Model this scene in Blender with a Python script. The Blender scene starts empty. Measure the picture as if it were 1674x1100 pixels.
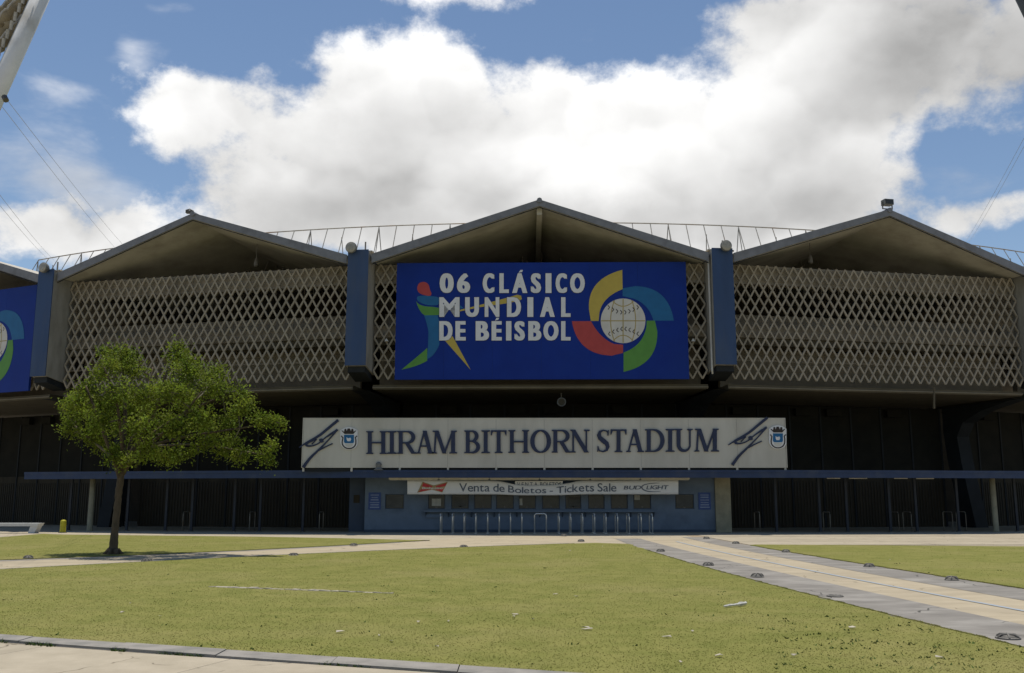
import bpy, bmesh, math, random
import numpy as np
from mathutils import Vector, Matrix
R = math.radians
random.seed(7); rng = np.random.default_rng(11)
SC = bpy.context.scene
COL = SC.collection

# ------------------------------------------------------------------ camera
F, CX, CY, EYE = 1550.0, 837.0, 550.0, 1.6
PITCH = math.atan(264.0 / F)
cam_d = bpy.data.cameras.new('camera'); cam = bpy.data.objects.new('camera', cam_d); COL.objects.link(cam)
cam_d.sensor_width = 36.0; cam_d.lens = 36.0 * F / 1674.0; cam_d.clip_end = 3000
cam.location = (0, 0, EYE); cam.rotation_euler = (math.pi / 2 + PITCH, 0, 0)
SC.camera = cam
cp, sp = math.cos(PITCH), math.sin(PITCH)
def ray(px, py):
    dx, dy = (px - CX) / F, (CY - py) / F
    return Vector((dx, cp - sp * dy, sp + cp * dy))
def G(px, py, z=0.0):                       # where a view ray meets the ground
    d = ray(px, py); t = (z - EYE) / d.z
    return Vector((d.x * t, d.y * t, z))
def P(px, py, Y):                           # where a view ray meets the upright plane y = Y
    d = ray(px, py); t = Y / d.y
    return Vector((d.x * t, Y, EYE + d.z * t))
def onplane(px, py, o, n):
    d = ray(px, py); c = Vector((0, 0, EYE)); t = (o - c).dot(n) / d.dot(n)
    return c + d * t

# ------------------------------------------------------------------ light
SUN_EL, SUN_AZ = 80.0, -18.0                # azimuth from +Y, positive to +X (sun stands behind the stadium)
w = bpy.data.worlds.new('World'); SC.world = w; w.use_nodes = True
nt = w.node_tree; nt.nodes.clear()
def nd(t, **k):
    n = nt.nodes.new(t)
    for a, b in k.items(): setattr(n, a, b)
    return n
def lk(a, b): nt.links.new(a, b)
def M(op, a, b=None, c=None, clamp=False):
    n = nd('ShaderNodeMath', operation=op); n.use_clamp = clamp
    for i, v in enumerate((a, b, c)):
        if v is None: continue
        if isinstance(v, (int, float)): n.inputs[i].default_value = v
        else: lk(v, n.inputs[i])
    return n.outputs[0]
def sstep(v, a, b):
    n = nd('ShaderNodeMapRange', interpolation_type='SMOOTHSTEP'); lk(v, n.inputs[0])
    n.inputs[1].default_value = a; n.inputs[2].default_value = b
    return n.outputs[0]
tc = nd('ShaderNodeTexCoord'); nrm = nd('ShaderNodeVectorMath', operation='NORMALIZE'); lk(tc.outputs['Generated'], nrm.inputs[0])
sx = nd('ShaderNodeSeparateXYZ'); lk(nrm.outputs[0], sx.inputs[0])
def vadd(v, off=(0, 0, 0), scl=(1, 1, 1)):
    n = nd('ShaderNodeVectorMath', operation='MULTIPLY_ADD'); lk(v, n.inputs[0]); n.inputs[1].default_value = scl; n.inputs[2].default_value = off
    return n.outputs[0]
def noise(v, s, det, ro=0.55, dist=0.0, out=0):
    n = nd('ShaderNodeTexNoise'); n.inputs['Scale'].default_value = s; n.inputs['Detail'].default_value = det
    n.inputs['Roughness'].default_value = ro; n.inputs['Distortion'].default_value = dist; lk(v, n.inputs['Vector'])
    return n.outputs[out]
sky = nd('ShaderNodeTexSky', sky_type='NISHITA'); sky.sun_disc = False
sky.sun_elevation = R(SUN_EL); sky.sun_rotation = R(SUN_AZ); sky.air_density = 1.0; sky.dust_density = 0.0; sky.ozone_density = 1.2
az = M('ARCTAN2', sx.outputs[0], sx.outputs[1]); el = M('ARCSINE', sx.outputs[2])
wv = nd('ShaderNodeVectorMath', operation='SUBTRACT'); lk(noise(nrm.outputs[0], 5.0, 3, out=1), wv.inputs[0]); wv.inputs[1].default_value = (.5, .5, .5)
ws = nd('ShaderNodeSeparateXYZ'); lk(wv.outputs[0], ws.inputs[0])
azw = M('MULTIPLY_ADD', ws.outputs[0], 0.16, az); elw = M('MULTIPLY_ADD', ws.outputs[1], 0.12, el)
def ae(px, py):
    d = ray(px, py).normalized(); return math.atan2(d.x, d.y), math.asin(d.z)
aev = nd('ShaderNodeCombineXYZ'); lk(azw, aev.inputs[0]); lk(elw, aev.inputs[1])
def blobs(lst):
    tot = None
    for px, py, rx, ry, wt in lst:
        a, e = ae(px, py); ia, ie = F / rx, F / ry
        q = vadd(aev.outputs[0], (-a * ia, -e * ie, 0), (ia, ie, 0))
        d = nd('ShaderNodeVectorMath', operation='DOT_PRODUCT'); lk(q, d.inputs[0]); lk(q, d.inputs[1])
        tot = M('MULTIPLY_ADD', M('POWER', math.exp(-1), d.outputs['Value']), wt, 0.0 if tot is None else tot)
    return tot
cloud_b = blobs([(650, 165, 130, 100, .95), (480, 260, 240, 130, 1.0), (850, 270, 320, 130, 1.1), (1150, 280, 260, 110, 1.0),
                 (300, 175, 100, 80, .7), (960, 150, 60, 55, .5), (1330, 140, 130, 120, .8), (1600, 70, 280, 125, 1.35), (1320, 5, 220, 50, .7),
                 (1370, 320, 120, 70, .8), (1610, 378, 110, 40, 1.1), (40, 385, 150, 52, 1.25), (150, 318, 110, 34, .62), (60, 240, 80, 36, .3),
                 (800, 2, 220, 24, .8), (215, 85, 34, 28, .4), (760, 390, 560, 75, 1.2),
                 (240, 25, 260, 70, -.4), (980, 60, 170, 45, -.45), (1550, 265, 130, 48, -.5), (60, 60, 160, 90, -.35), (265, 330, 55, 60, -.5), (150, 200, 70, 50, -.25)])
grey_b = blobs([(1590, 95, 250, 140, .46), (800, 380, 640, 70, .30), (820, 235, 220, 40, .13), (1250, 335, 200, 50, .16), (430, 320, 150, 60, .10), (640, 330, 120, 40, .1)])
def vor(v, sc):
    n = nd('ShaderNodeTexVoronoi', feature='F1'); n.inputs['Scale'].default_value = sc; lk(v, n.inputs['Vector']); return n.outputs['Distance']
nv0 = vadd(nrm.outputs[0], (0, 0, 0), (1, 1, 1.3))
wr = nd('ShaderNodeVectorMath', operation='MULTIPLY_ADD'); lk(noise(nv0, 16.0, 2, .6, out=1), wr.inputs[0]); wr.inputs[1].default_value = (.06, .06, .06); lk(nv0, wr.inputs[2])
big1 = vor(wr.outputs[0], 9.0); big2 = vor(vadd(wr.outputs[0], (-.004, 0, .026)), 9.0); small = vor(wr.outputs[0], 24.0)
p1 = M('MULTIPLY_ADD', M('SUBTRACT', .42, small), .42, M('MULTIPLY', M('SUBTRACT', .42, big1), .8))
nv = vadd(nrm.outputs[0], scl=(1, 1, 1.3))
f1 = noise(nv, 4.6, 4, .55)
f2 = noise(nv, 22.0, 5, .68)
dens = M('ADD', M('ADD', cloud_b, M('MULTIPLY_ADD', p1, .75, -.06)), M('ADD', M('MULTIPLY_ADD', f1, 1.4, -.70), M('MULTIPLY_ADD', f2, 1.15, -.575)))
mask = sstep(dens, .33, .92)
relief = M('ADD', M('ADD', M('MULTIPLY', M('SUBTRACT', big2, big1), .46), M('MULTIPLY_ADD', f2, .24, -.12)), M('MULTIPLY_ADD', f1, .95, -.50))
thick = M('MULTIPLY', sstep(dens, .9, 2.2), .10)
lum = M('SUBTRACT', M('ADD', M('SUBTRACT', 1.0, grey_b), relief), thick)
lum = M('MINIMUM', M('MAXIMUM', lum, .42), 1.15)
cc = nd('ShaderNodeCombineXYZ'); lk(lum, cc.inputs[0]); lk(M('MULTIPLY', lum, .995), cc.inputs[1]); lk(M('MULTIPLY', lum, .985), cc.inputs[2])
bg1 = nd('ShaderNodeBackground'); bg1.inputs[1].default_value = 0.105; lk(sky.outputs[0], bg1.inputs[0])
bg2 = nd('ShaderNodeBackground'); bg2.inputs[1].default_value = 1.0; lk(cc.outputs[0], bg2.inputs[0])
wisp_b = blobs([(70, 250, 120, 60, 1.1), (150, 320, 140, 40, 1.1), (95, 130, 60, 30, .8), (1560, 310, 90, 40, .6), (1160, 60, 40, 30, .6), (300, 5, 60, 14, .6), (1180, 140, 60, 20, .5), (230, 90, 40, 40, .8)])
wn_ = noise(vadd(nrm.outputs[0], (3.1, 0, 0), (1, 1, 2.4)), 9.0, 5, .6, .2)
mask = M('MAXIMUM', mask, M('MULTIPLY', sstep(M('MULTIPLY_ADD', wisp_b, .62, M('MULTIPLY_ADD', wn_, 1.7, -1.0)), .12, 1.0), .58))
mx = nd('ShaderNodeMixShader'); lk(mask, mx.inputs[0]); lk(bg1.outputs[0], mx.inputs[1]); lk(bg2.outputs[0], mx.inputs[2])
wo = nd('ShaderNodeOutputWorld'); w.cycles.sampling_method = 'MANUAL'; w.cycles.sample_map_resolution = 512; lk(mx.outputs[0], wo.inputs[0])

sd = bpy.data.lights.new('sun', 'SUN'); sd.energy = 4.2; sd.angle = R(.5); sd.color = (1, .95, .86)
so = bpy.data.objects.new('sun', sd); COL.objects.link(so)
sdir = Vector((math.sin(R(SUN_AZ)) * math.cos(R(SUN_EL)), math.cos(R(SUN_AZ)) * math.cos(R(SUN_EL)), math.sin(R(SUN_EL))))
so.rotation_euler = sdir.to_track_quat('Z', 'Y').to_euler(); so.location = (0, 60, 80)
SC.view_settings.view_transform = 'Standard'; SC.view_settings.look = 'None'
SC.view_settings.exposure = 0.0; SC.view_settings.gamma = 1.0; SC.view_settings.use_curve_mapping = False
SC.cycles.use_denoising = True
SC.cycles.max_bounces = 5; SC.cycles.diffuse_bounces = 2; SC.cycles.glossy_bounces = 2; SC.cycles.transmission_bounces = 2

# ------------------------------------------------------------------ materials
MATS = {}
def mat(name, c, c2=None, rough=.8, scale=3.0, bump=0.0, bscale=40.0, metal=0.0, dirt=None, dscale=.6, island=0.0, stretch=(1, 1, 1), transl=0.0, objrand=0.0, crack=None, spec=.3, contrast=(.35, .65), emit=0):
    m = bpy.data.materials.new(name); m.use_nodes = True; t = m.node_tree; b = t.nodes['Principled BSDF']
    b.inputs['Roughness'].default_value = rough; b.inputs['Metallic'].default_value = metal
    b.inputs['Specular IOR Level'].default_value = spec
    g = t.nodes.new('ShaderNodeNewGeometry')
    mp = t.nodes.new('ShaderNodeVectorMath'); mp.operation = 'MULTIPLY'; t.links.new(g.outputs['Position'], mp.inputs[0]); mp.inputs[1].default_value = stretch
    def nz(s, d=4):
        n = t.nodes.new('ShaderNodeTexNoise'); n.inputs['Scale'].default_value = s; n.inputs['Detail'].default_value = d; n.inputs['Roughness'].default_value = .6
        t.links.new(mp.outputs[0], n.inputs['Vector']); return n.outputs[0]
    def mixc(f, a, bb, blend='MIX'):
        n = t.nodes.new('ShaderNodeMix'); n.data_type = 'RGBA'; n.blend_type = blend
        for s, v in ((n.inputs[0], f), (n.inputs[6], a), (n.inputs[7], bb)):
            if isinstance(v, (int, float)): s.default_value = v
            elif isinstance(v, tuple): s.default_value = (*v, 1)
            else: t.links.new(v, s)
        return n.outputs[2]
    def rng_(v, a, bb, lo=0, hi=1):
        n = t.nodes.new('ShaderNodeMapRange'); t.links.new(v, n.inputs[0]); n.inputs[1].default_value = a; n.inputs[2].default_value = bb
        n.inputs[3].default_value = lo; n.inputs[4].default_value = hi; return n.outputs[0]
    if c2 is None: c2 = tuple(x * .82 for x in c)
    col = mixc(rng_(nz(scale), *contrast), c, c2)
    if dirt: col = mixc(rng_(nz(dscale, 5), .48, .72, 0, .75), col, dirt)
    if crack:
        vd = t.nodes.new('ShaderNodeTexVoronoi'); vd.feature = 'DISTANCE_TO_EDGE'; vd.inputs['Scale'].default_value = .55; vd.voronoi_dimensions = '2D'
        wp = t.nodes.new('ShaderNodeVectorMath'); wp.operation = 'MULTIPLY_ADD'; nn_ = t.nodes.new('ShaderNodeTexNoise'); nn_.inputs['Scale'].default_value = 2.5; t.links.new(g.outputs['Position'], nn_.inputs['Vector'])
        t.links.new(nn_.outputs[1], wp.inputs[0]); wp.inputs[1].default_value = (.5, .5, 0); t.links.new(g.outputs['Position'], wp.inputs[2]); t.links.new(wp.outputs[0], vd.inputs['Vector'])
        mlt = t.nodes.new('ShaderNodeMath'); mlt.operation = 'MULTIPLY'; t.links.new(rng_(vd.outputs['Distance'], .004, .010, 1, 0), mlt.inputs[0]); t.links.new(rng_(nz(.8, 2), .5, .56), mlt.inputs[1])
        col = mixc(mlt.outputs[0], col, crack)
    if island:
        hs = t.nodes.new('ShaderNodeHueSaturation'); t.links.new(col, hs.inputs['Color'])
        t.links.new(rng_(g.outputs['Random Per Island'], 0, 1, 1 - island, 1 + island), hs.inputs['Value'])
        t.links.new(rng_(g.outputs['Random Per Island'], 0, 1, .485, .51), hs.inputs['Hue'])
        col = hs.outputs[0]
    if objrand:
        oi = t.nodes.new('ShaderNodeObjectInfo'); hs = t.nodes.new('ShaderNodeHueSaturation'); t.links.new(col, hs.inputs['Color'])
        t.links.new(rng_(oi.outputs['Random'], 0, 1, 1 - objrand, 1 + objrand), hs.inputs['Value']); col = hs.outputs[0]
    t.links.new(col, b.inputs['Base Color'])
    if bump:
        bp = t.nodes.new('ShaderNodeBump'); bp.inputs['Strength'].default_value = bump; bp.inputs['Distance'].default_value = .02
        t.links.new(nz(bscale, 2), bp.inputs['Height']); t.links.new(bp.outputs[0], b.inputs['Normal'])
    if transl:
        tr = t.nodes.new('ShaderNodeBsdfTranslucent'); t.links.new(col, tr.inputs[0]); ms = t.nodes.new('ShaderNodeMixShader'); ms.inputs[0].default_value = transl
        t.links.new(b.outputs[0], ms.inputs[1]); t.links.new(tr.outputs[0], ms.inputs[2]); t.links.new(ms.outputs[0], t.nodes['Material Output'].inputs[0])
    MATS[name] = m; return m
mat('plaza', (.42, .36, .265), (.36, .307, .222), .9, 2.5, .3, 60, dirt=(.30, .255, .185), dscale=.5, objrand=.04, crack=(.16, .13, .09))
mat('sand_path', (.44, .368, .255), (.37, .307, .21), .9, 2.2, .4, 40, dirt=(.31, .26, .185), dscale=.6, stretch=(.6, 1.2, 1), crack=(.15, .12, .08))
mat('grey_band', (.245, .224, .195), (.185, .169, .147), .9, 1.6, .4, 50, dirt=(.36, .335, .295), dscale=1.3, stretch=(.6, 1.1, 1), crack=(.07, .065, .055))
mat('kerb', (.30, .275, .24), (.235, .216, .188), .9, 3.0, .4, 50, dirt=(.17, .165, .15), dscale=1.5)
mat('blue_line', (.30, .35, .40), (.40, .36, .29), .7, 12, contrast=(.4, .75))
mat('lawn', (.208, .198, .057), (.158, .163, .040), .95, 1.6, .15, 60, dirt=(.240, .212, .078), dscale=.33, spec=.1)
mat('blade', (.248, .234, .069), (.190, .194, .048), .8, 1.6, island=.12, dirt=(.285, .25, .095), dscale=.33, transl=.3, spec=.15)
mat('weed', (.06, .10, .018), (.04, .07, .012), .8, 8, island=.3, spec=.15)
mat('edge_stone', (.42, .37, .30), (.30, .265, .21), .95, 9, .6, 50, objrand=.2)
mat('soil', (.36, .29, .2), (.27, .2, .13), .95, 14, .6, 60)
mat('roof_under', (.43, .412, .35), (.35, .333, .28), .9, .9, .1, 30, dirt=(.23, .212, .17), dscale=.6)
mat('roof_top', (.55, .51, .43), (.45, .41, .34), .9, 2, dirt=(.33, .29, .23))
mat('fascia', (.20, .205, .22), (.165, .17, .185), .7, 3, .1, 30, dirt=(.12, .12, .125), dscale=1.4)
mat('fin_blue', (.033, .066, .15), (.027, .054, .122), .6, 1.2, dirt=(.062, .082, .122), dscale=.8, stretch=(1, 1, .25))
mat('fin_side', (.30, .285, .25), (.24, .225, .19), .85, 2, .15, 30, dirt=(.14, .128, .105), dscale=.9, stretch=(1, 1, .3))
mat('lattice', (.305, .268, .208), (.25, .218, .168), .85, 2.2, .15, 60, dirt=(.19, .168, .13), dscale=.7, objrand=.12, stretch=(1, 1, .35))
mat('concrete', (.31, .265, .20), (.25, .212, .155), .9, 1.6, .2, 30, dirt=(.19, .16, .115), dscale=.7)
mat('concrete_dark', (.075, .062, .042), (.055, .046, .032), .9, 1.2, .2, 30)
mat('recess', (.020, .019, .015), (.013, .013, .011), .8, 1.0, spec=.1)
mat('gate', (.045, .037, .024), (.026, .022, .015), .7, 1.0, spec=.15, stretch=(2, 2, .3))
mat('parapet', (.24, .205, .155), (.20, .17, .128), .9, 1.2, .2, 30, dirt=(.16, .135, .1))
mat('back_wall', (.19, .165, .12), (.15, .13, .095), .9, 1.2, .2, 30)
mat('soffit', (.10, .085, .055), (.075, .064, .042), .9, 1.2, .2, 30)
mat('gate_bar', (.042, .037, .028), (.03, .026, .02), .6, 2, spec=.2)
mat('frame_dark', (.018, .021, .024), (.013, .015, .017), .7, 1.5, spec=.2)
mat('post', (.03, .035, .045), (.022, .026, .035), .6, 3, metal=.0)
mat('post_beige', (.30, .275, .19), (.23, .21, .145), .8, 3)
mat('canopy_blue', (.022, .042, .10), (.018, .035, .085), .5, 2, dirt=(.045, .06, .1), dscale=1.1)
mat('canopy_under', (.10, .10, .09), (.07, .07, .065), .8, 2)
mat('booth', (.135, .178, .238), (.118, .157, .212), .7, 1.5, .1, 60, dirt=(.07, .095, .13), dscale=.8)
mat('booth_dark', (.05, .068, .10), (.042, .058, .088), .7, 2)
mat('glass', (.03, .032, .032), (.045, .046, .042), .2, 4, spec=.3)
mat('paper', (.42, .42, .38), (.33, .33, .3), .9, 6)
mat('notice_blue', (.05, .09, .25), (.04, .07, .2), .6, 6)
mat('notice_print', (.22, .27, .38), (.18, .22, .33), .6, 20)
mat('board', (.50, .48, .42), (.45, .43, .375), .6, .8, dirt=(.36, .34, .29), dscale=.7, stretch=(1, 1, .3), objrand=.03)
mat('navy', (.022, .032, .075), (.018, .026, .06), .5, 3)
mat('banner', (.72, .71, .69), (.66, .66, .645), .6, 2)
mat('banner_ink', (.09, .11, .15), (.07, .09, .12), .6, 3)
mat('banner_red', (.50, .04, .045), (.42, .03, .04), .6, 6)
mat('banner_gold', (.38, .29, .14), (.3, .22, .1), .6, 6)
mat('bill_blue', (.0055, .028, .215), (.005, .024, .19), .5, .8, .12, 1.2, spec=.15, dirt=(.008, .032, .20), dscale=.35, objrand=.06)
mat('bill_white', (.66, .66, .66), (.60, .60, .60), .5, 2)
mat('bill_grey', (.56, .54, .49), (.50, .48, .43), .5, 2)
mat('bill_red', (.40, .055, .05), (.36, .048, .045), .5, 3)
mat('bill_yellow', (.46, .35, .065), (.42, .32, .06), .5, 3)
mat('bill_green', (.09, .255, .045), (.08, .225, .04), .5, 3)
mat('bill_sky', (.010, .115, .27), (.009, .10, .24), .5, 3)
mat('bill_dark', (.035, .025, .02), None, .5, 3)
mat('bill_gold', (.38, .29, .10), None, .5, 3)
mat('steel', (.62, .61, .58), (.52, .51, .48), .32, 5, metal=.55, spec=.5)
mat('rail_metal', (.30, .29, .26), (.22, .2, .17), .6, 3, metal=.2, dirt=(.2, .12, .06), dscale=1.0)
mat('lamp_housing', (.16, .16, .15), (.11, .11, .105), .6, 6)
mat('lamp_lens', (.33, .31, .26), (.25, .235, .195), .25, 8, spec=.5)
mat('fixture_white', (.62, .58, .48), (.5, .46, .36), .5, 3)
mat('mast_white', (.66, .66, .65), (.58, .58, .57), .45, 2.5, .05, 30, dirt=(.33, .3, .24), dscale=1.3)
mat('sail', (.30, .255, .17), (.2, .165, .105), .95, 6, .5, 30, dirt=(.12, .1, .07), dscale=2.0)
mat('rope', (.42, .41, .38), (.3, .29, .26), .95, 20)
mat('mast_dark', (.09, .095, .1), None, .6, 3)
mat('cable', (.42, .42, .43), None, .6, 3)
mat('bark', (.11, .082, .052), (.065, .05, .032), .95, 9, .8, 25, stretch=(1, 1, .3))
mat('twig', (.17, .14, .1), (.12, .1, .07), .9, 9)
mat('leaf', (.215, .26, .032), (.10, .148, .015), .6, 2.0, island=.5, transl=.38, spec=.12)
mat('yellow_paint', (.45, .40, .02), (.36, .32, .02), .6, 5)
mat('bench_conc', (.55, .56, .55), (.47, .48, .475), .85, 3, .2, 40)
mat('iron', (.15, .138, .12), (.085, .078, .068), .6, 12, metal=.3)
mat('dome_iron', (.21, .195, .17), (.12, .11, .095), .75, 14)
mat('scrap_white', (.62, .60, .56), (.42, .40, .36), .9, 30)
mat('scrap', (.50, .45, .36), (.42, .36, .28), .9, 20)
mat('pipe_white', (.5, .49, .46), None, .6, 5)

# ------------------------------------------------------------------ mesh helpers
def tag(o, label=None, cat=None, group=None, kind=None):
    if label: o['label'] = label
    if cat: o['category'] = cat
    if group: o['group'] = group
    if kind: o['kind'] = kind
    return o
def root(name, loc, label=None, cat=None, group=None, rz=0.0):
    o = bpy.data.objects.new(name, None); COL.objects.link(o); o.location = loc; o.rotation_euler = (0, 0, rz)
    o.empty_display_size = .3
    return tag(o, label, cat, group)
def wl(o):
    v = Vector((0, 0, 0))
    while o is not None: v = v + Vector(o.location); o = o.parent
    return v
class MB:
    def __init__(s): s.v = []; s.f = []
    def add(s, vs, fs):
        b = len(s.v); s.v += [tuple(x) for x in vs]; s.f += [tuple(b + i for i in f) for f in fs]; return s
    def box(s, a, b):
        (x0, y0, z0), (x1, y1, z1) = a, b
        return s.add([(x0, y0, z0), (x1, y0, z0), (x1, y1, z0), (x0, y1, z0), (x0, y0, z1), (x1, y0, z1), (x1, y1, z1), (x0, y1, z1)],
                     [(0, 3, 2, 1), (4, 5, 6, 7), (0, 1, 5, 4), (1, 2, 6, 5), (2, 3, 7, 6), (3, 0, 4, 7)])
    def hexa(s, p): return s.add(p, [(0, 3, 2, 1), (4, 5, 6, 7), (0, 1, 5, 4), (1, 2, 6, 5), (2, 3, 7, 6), (3, 0, 4, 7)])
    def tube(s, pts, rad, n=8, cap=True):
        pts = [Vector(p) for p in pts]
        if isinstance(rad, (int, float)): rad = [rad] * len(pts)
        b = len(s.v); up = Vector((0.13, 0.21, 1)).normalized()
        for i, p in enumerate(pts):
            d = (pts[min(i + 1, len(pts) - 1)] - pts[max(i - 1, 0)]).normalized()
            a = d.cross(up)
            if a.length < .05: a = d.cross(Vector((1, 0, 0)))
            a.normalize(); c = d.cross(a)
            for k in range(n):
                t = 2 * math.pi * k / n; s.v.append(tuple(p + a * (rad[i] * math.cos(t)) + c * (rad[i] * math.sin(t))))
        for i in range(len(pts) - 1):
            for k in range(n):
                k2 = (k + 1) % n; s.f.append((b + i * n + k, b + i * n + k2, b + (i + 1) * n + k2, b + (i + 1) * n + k))
        if cap:
            s.f.append(tuple(b + k for k in range(n))[::-1]); s.f.append(tuple(b + (len(pts) - 1) * n + k for k in range(n)))
        return s
    def lathe(s, prof, n=16, c=(0, 0, 0), axis='z'):
        b = len(s.v)
        for r, h in prof:
            for k in range(n):
                t = 2 * math.pi * k / n; x, y = r * math.cos(t), r * math.sin(t)
                q = (x, y, h) if axis == 'z' else (x, -h, y)
                s.v.append((q[0] + c[0], q[1] + c[1], q[2] + c[2]))
        for i in range(len(prof) - 1):
            for k in range(n):
                k2 = (k + 1) % n; s.f.append((b + i * n + k, b + i * n + k2, b + (i + 1) * n + k2, b + (i + 1) * n + k))
        s.f.append(tuple(b + k for k in range(n))[::-1]); s.f.append(tuple(b + (len(prof) - 1) * n + k for k in range(n)))
        return s
    def prism(s, poly, fn, d0, d1):
        """poly: 2D points; fn(u, v, d) -> 3D; d0 back, d1 front"""
        n = len(poly); ar = sum(poly[i][0] * poly[(i + 1) % n][1] - poly[(i + 1) % n][0] * poly[i][1] for i in range(n))
        if ar < 0: poly = poly[::-1]
        vs = [fn(u, v, d1) for u, v in poly] + [fn(u, v, d0) for u, v in poly]
        from mathutils.geometry import tessellate_polygon
        tri = tessellate_polygon([[Vector((u, v, 0)) for u, v in poly]])
        fs = [tuple(t) for t in tri] + [tuple(n + i for i in t[::-1]) for t in tri]
        fs += [(i, n + i, n + (i + 1) % n, (i + 1) % n) for i in range(n)]
        return s.add(vs, fs)
    def mesh(s, name, m, smooth=False, off=None, fixn=False):
        me = bpy.data.meshes.new(name)
        vs = s.v if off is None else [(x - off[0], y - off[1], z - off[2]) for x, y, z in s.v]
        me.from_pydata(vs, [], s.f)
        if fixn:
            bm = bmesh.new(); bm.from_mesh(me); bmesh.ops.recalc_face_normals(bm, faces=bm.faces); bm.to_mesh(me); bm.free()
        if smooth: me.polygons.foreach_set('use_smooth', [True] * len(me.polygons))
        me.materials.append(MATS[m] if isinstance(m, str) else m); me.update(); return me
    def build(s, name, m, parent=None, world=True, smooth=False, fixn=True):
        off = wl(parent) if (parent is not None and world) else None
        o = bpy.data.objects.new(name, s.mesh(name, m, smooth, off, fixn)); COL.objects.link(o)
        if parent is not None: o.parent = parent
        return o
    def top(s, name, m, base, label, cat, group=None, smooth=False, fixn=True):      # a thing that is one mesh, origin at its base
        o = bpy.data.objects.new(name, s.mesh(name, m, smooth, base, fixn)); COL.objects.link(o); o.location = base
        return tag(o, label, cat, group)
def sheet(name, pts, z, m, label, skirt=.0):
    s = MB(); n = len(pts)
    from mathutils.geometry import tessellate_polygon
    ar = sum(pts[i][0] * pts[(i + 1) % n][1] - pts[(i + 1) % n][0] * pts[i][1] for i in range(n))
    if ar < 0: pts = pts[::-1]
    tri = tessellate_polygon([[Vector((p[0], p[1], 0)) for p in pts]])
    s.add([(p[0], p[1], z) for p in pts], [tuple(t) for t in tri])
    if skirt: s.add([(p[0], p[1], z) for p in pts] + [(p[0], p[1], z - skirt) for p in pts], [(i, (i + 1) % n, n + (i + 1) % n, n + i)[::-1] for i in range(n)])
    o = s.build(name, m, fixn=False)
    me = o.data
    for p in me.polygons:
        if abs(p.normal.z) > .5 and p.normal.z < 0: p.flip()
    tag(o, label, kind='structure'); return o
_gl = {}
def glyph(ch, bold=0.0):                                            # outline of one printed character, unit box
    k = (ch, bold)
    if k not in _gl:
        cu = bpy.data.curves.new('g', 'FONT'); cu.body = ch; cu.offset = bold; cu.resolution_u = 4
        ob = bpy.data.objects.new('g', cu); COL.objects.link(ob)
        dg = bpy.context.evaluated_depsgraph_get(); me = bpy.data.meshes.new_from_object(ob.evaluated_get(dg))
        v = np.array([x.co[:2] for x in me.vertices]); f = [tuple(p.vertices) for p in me.polygons]
        bpy.data.objects.remove(ob); bpy.data.curves.remove(cu); bpy.data.meshes.remove(me)
        lo, hi = v.min(0), v.max(0)
        _gl[k] = ((v - lo) / (hi - lo), f, lo, hi)
    return _gl[k]
def put_glyph(mb, ch, quad, bold=0.0, shear=0.0):
    """quad(u, v) -> 3D"""
    v, f, lo, hi = glyph(ch, bold)
    mb.add([quad(a + shear * b, b) for a, b in v], f)

# ------------------------------------------------------------------ stadium layout (a ring of equal bays)
LB = 17.3
MIDC = Vector((1.35, 45.5, 0)); A_C = R(-1.0); TURN = R(12.4)
class Bay:
    def __init__(s, mid, ang):
        s.mid = mid; s.ang = ang; s.u = Vector((math.cos(ang), math.sin(ang), 0)); s.n = Vector((math.sin(ang), -math.cos(ang), 0))
    def __call__(s, u, n, z): return s.mid + s.u * u + s.n * n + Vector((0, 0, z))
    def end(s, k): return s.mid + s.u * (k * LB / 2)
bays = {0: Bay(MIDC, A_C)}
for k in (1, 2, 3):
    pb = bays[k - 1]; nb = Bay(Vector(), A_C + TURN * k); nb.mid = pb.end(1) + nb.u * (LB / 2); bays[k] = nb
    pb = bays[-k + 1]; nb = Bay(Vector(), A_C - TURN * k); nb.mid = pb.end(-1) - nb.u * (LB / 2); bays[-k] = nb
nodes = {k: (bays[k].end(-1), (bays[k].ang + bays[k - 1].ang) / 2) for k in (-2, -1, 0, 1, 2, 3)}   # node k stands left of bay k
RING_R = LB / 2 / math.tan(TURN / 2); RING_C = MIDC - bays[0].n * RING_R
ZT, ZB = 12.97, 7.27                        # lattice top and bottom
ZPK, ZVL = 15.72, 13.22                      # roof edge: top at the peak, at the valleys

# ------------------------------------------------------------------ ground
def pix(lst): return [G(*p) for p in lst]
def fitxy(pts, deg=2, by='y'):
    a = np.array([(p.x, p.y) for p in pts])
    return np.poly1d(np.polyfit(a[:, 1], a[:, 0], deg)) if by == 'y' else np.poly1d(np.polyfit(a[:, 0], a[:, 1], deg))
sheet('ground', [(-900, -300), (900, -300), (900, 1500), (-900, 1500)], 0.0, 'plaza', 'pale beige paved ground reaching out beyond the stadium')

E1 = [(1046.6, 895), (1071.7, 905.7), (1100, 914.7), (1129, 922.7), (1170, 933.5), (1224, 947.8), (1286.7, 964), (1335.8, 975.5), (1381, 985.5), (1432.7, 1001.8), (1521, 1024.7), (1612.8, 1049.3), (1674, 1061.6)]
E2 = [(1043, 879.4), (1062.7, 886), (1100, 894), (1134.4, 903), (1179, 914.7), (1233, 927), (1300, 941.5), (1400, 962.5), (1460.6, 976.5), (1514.6, 988.7), (1563.7, 999.4), (1612.8, 1009), (1674, 1022.3)]
EB = [(1122, 889.6), (1165, 899.4), (1233, 914.7), (1300, 928), (1400, 947.8), (1498, 965.8), (1580, 983.8), (1674, 998.6)]
E3 = [(1105.7, 876), (1132.6, 882.4), (1179, 892), (1233, 904), (1300, 915.6), (1400, 934), (1465.5, 946), (1539, 958.5), (1612.8, 971.6), (1674, 983)]
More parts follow.
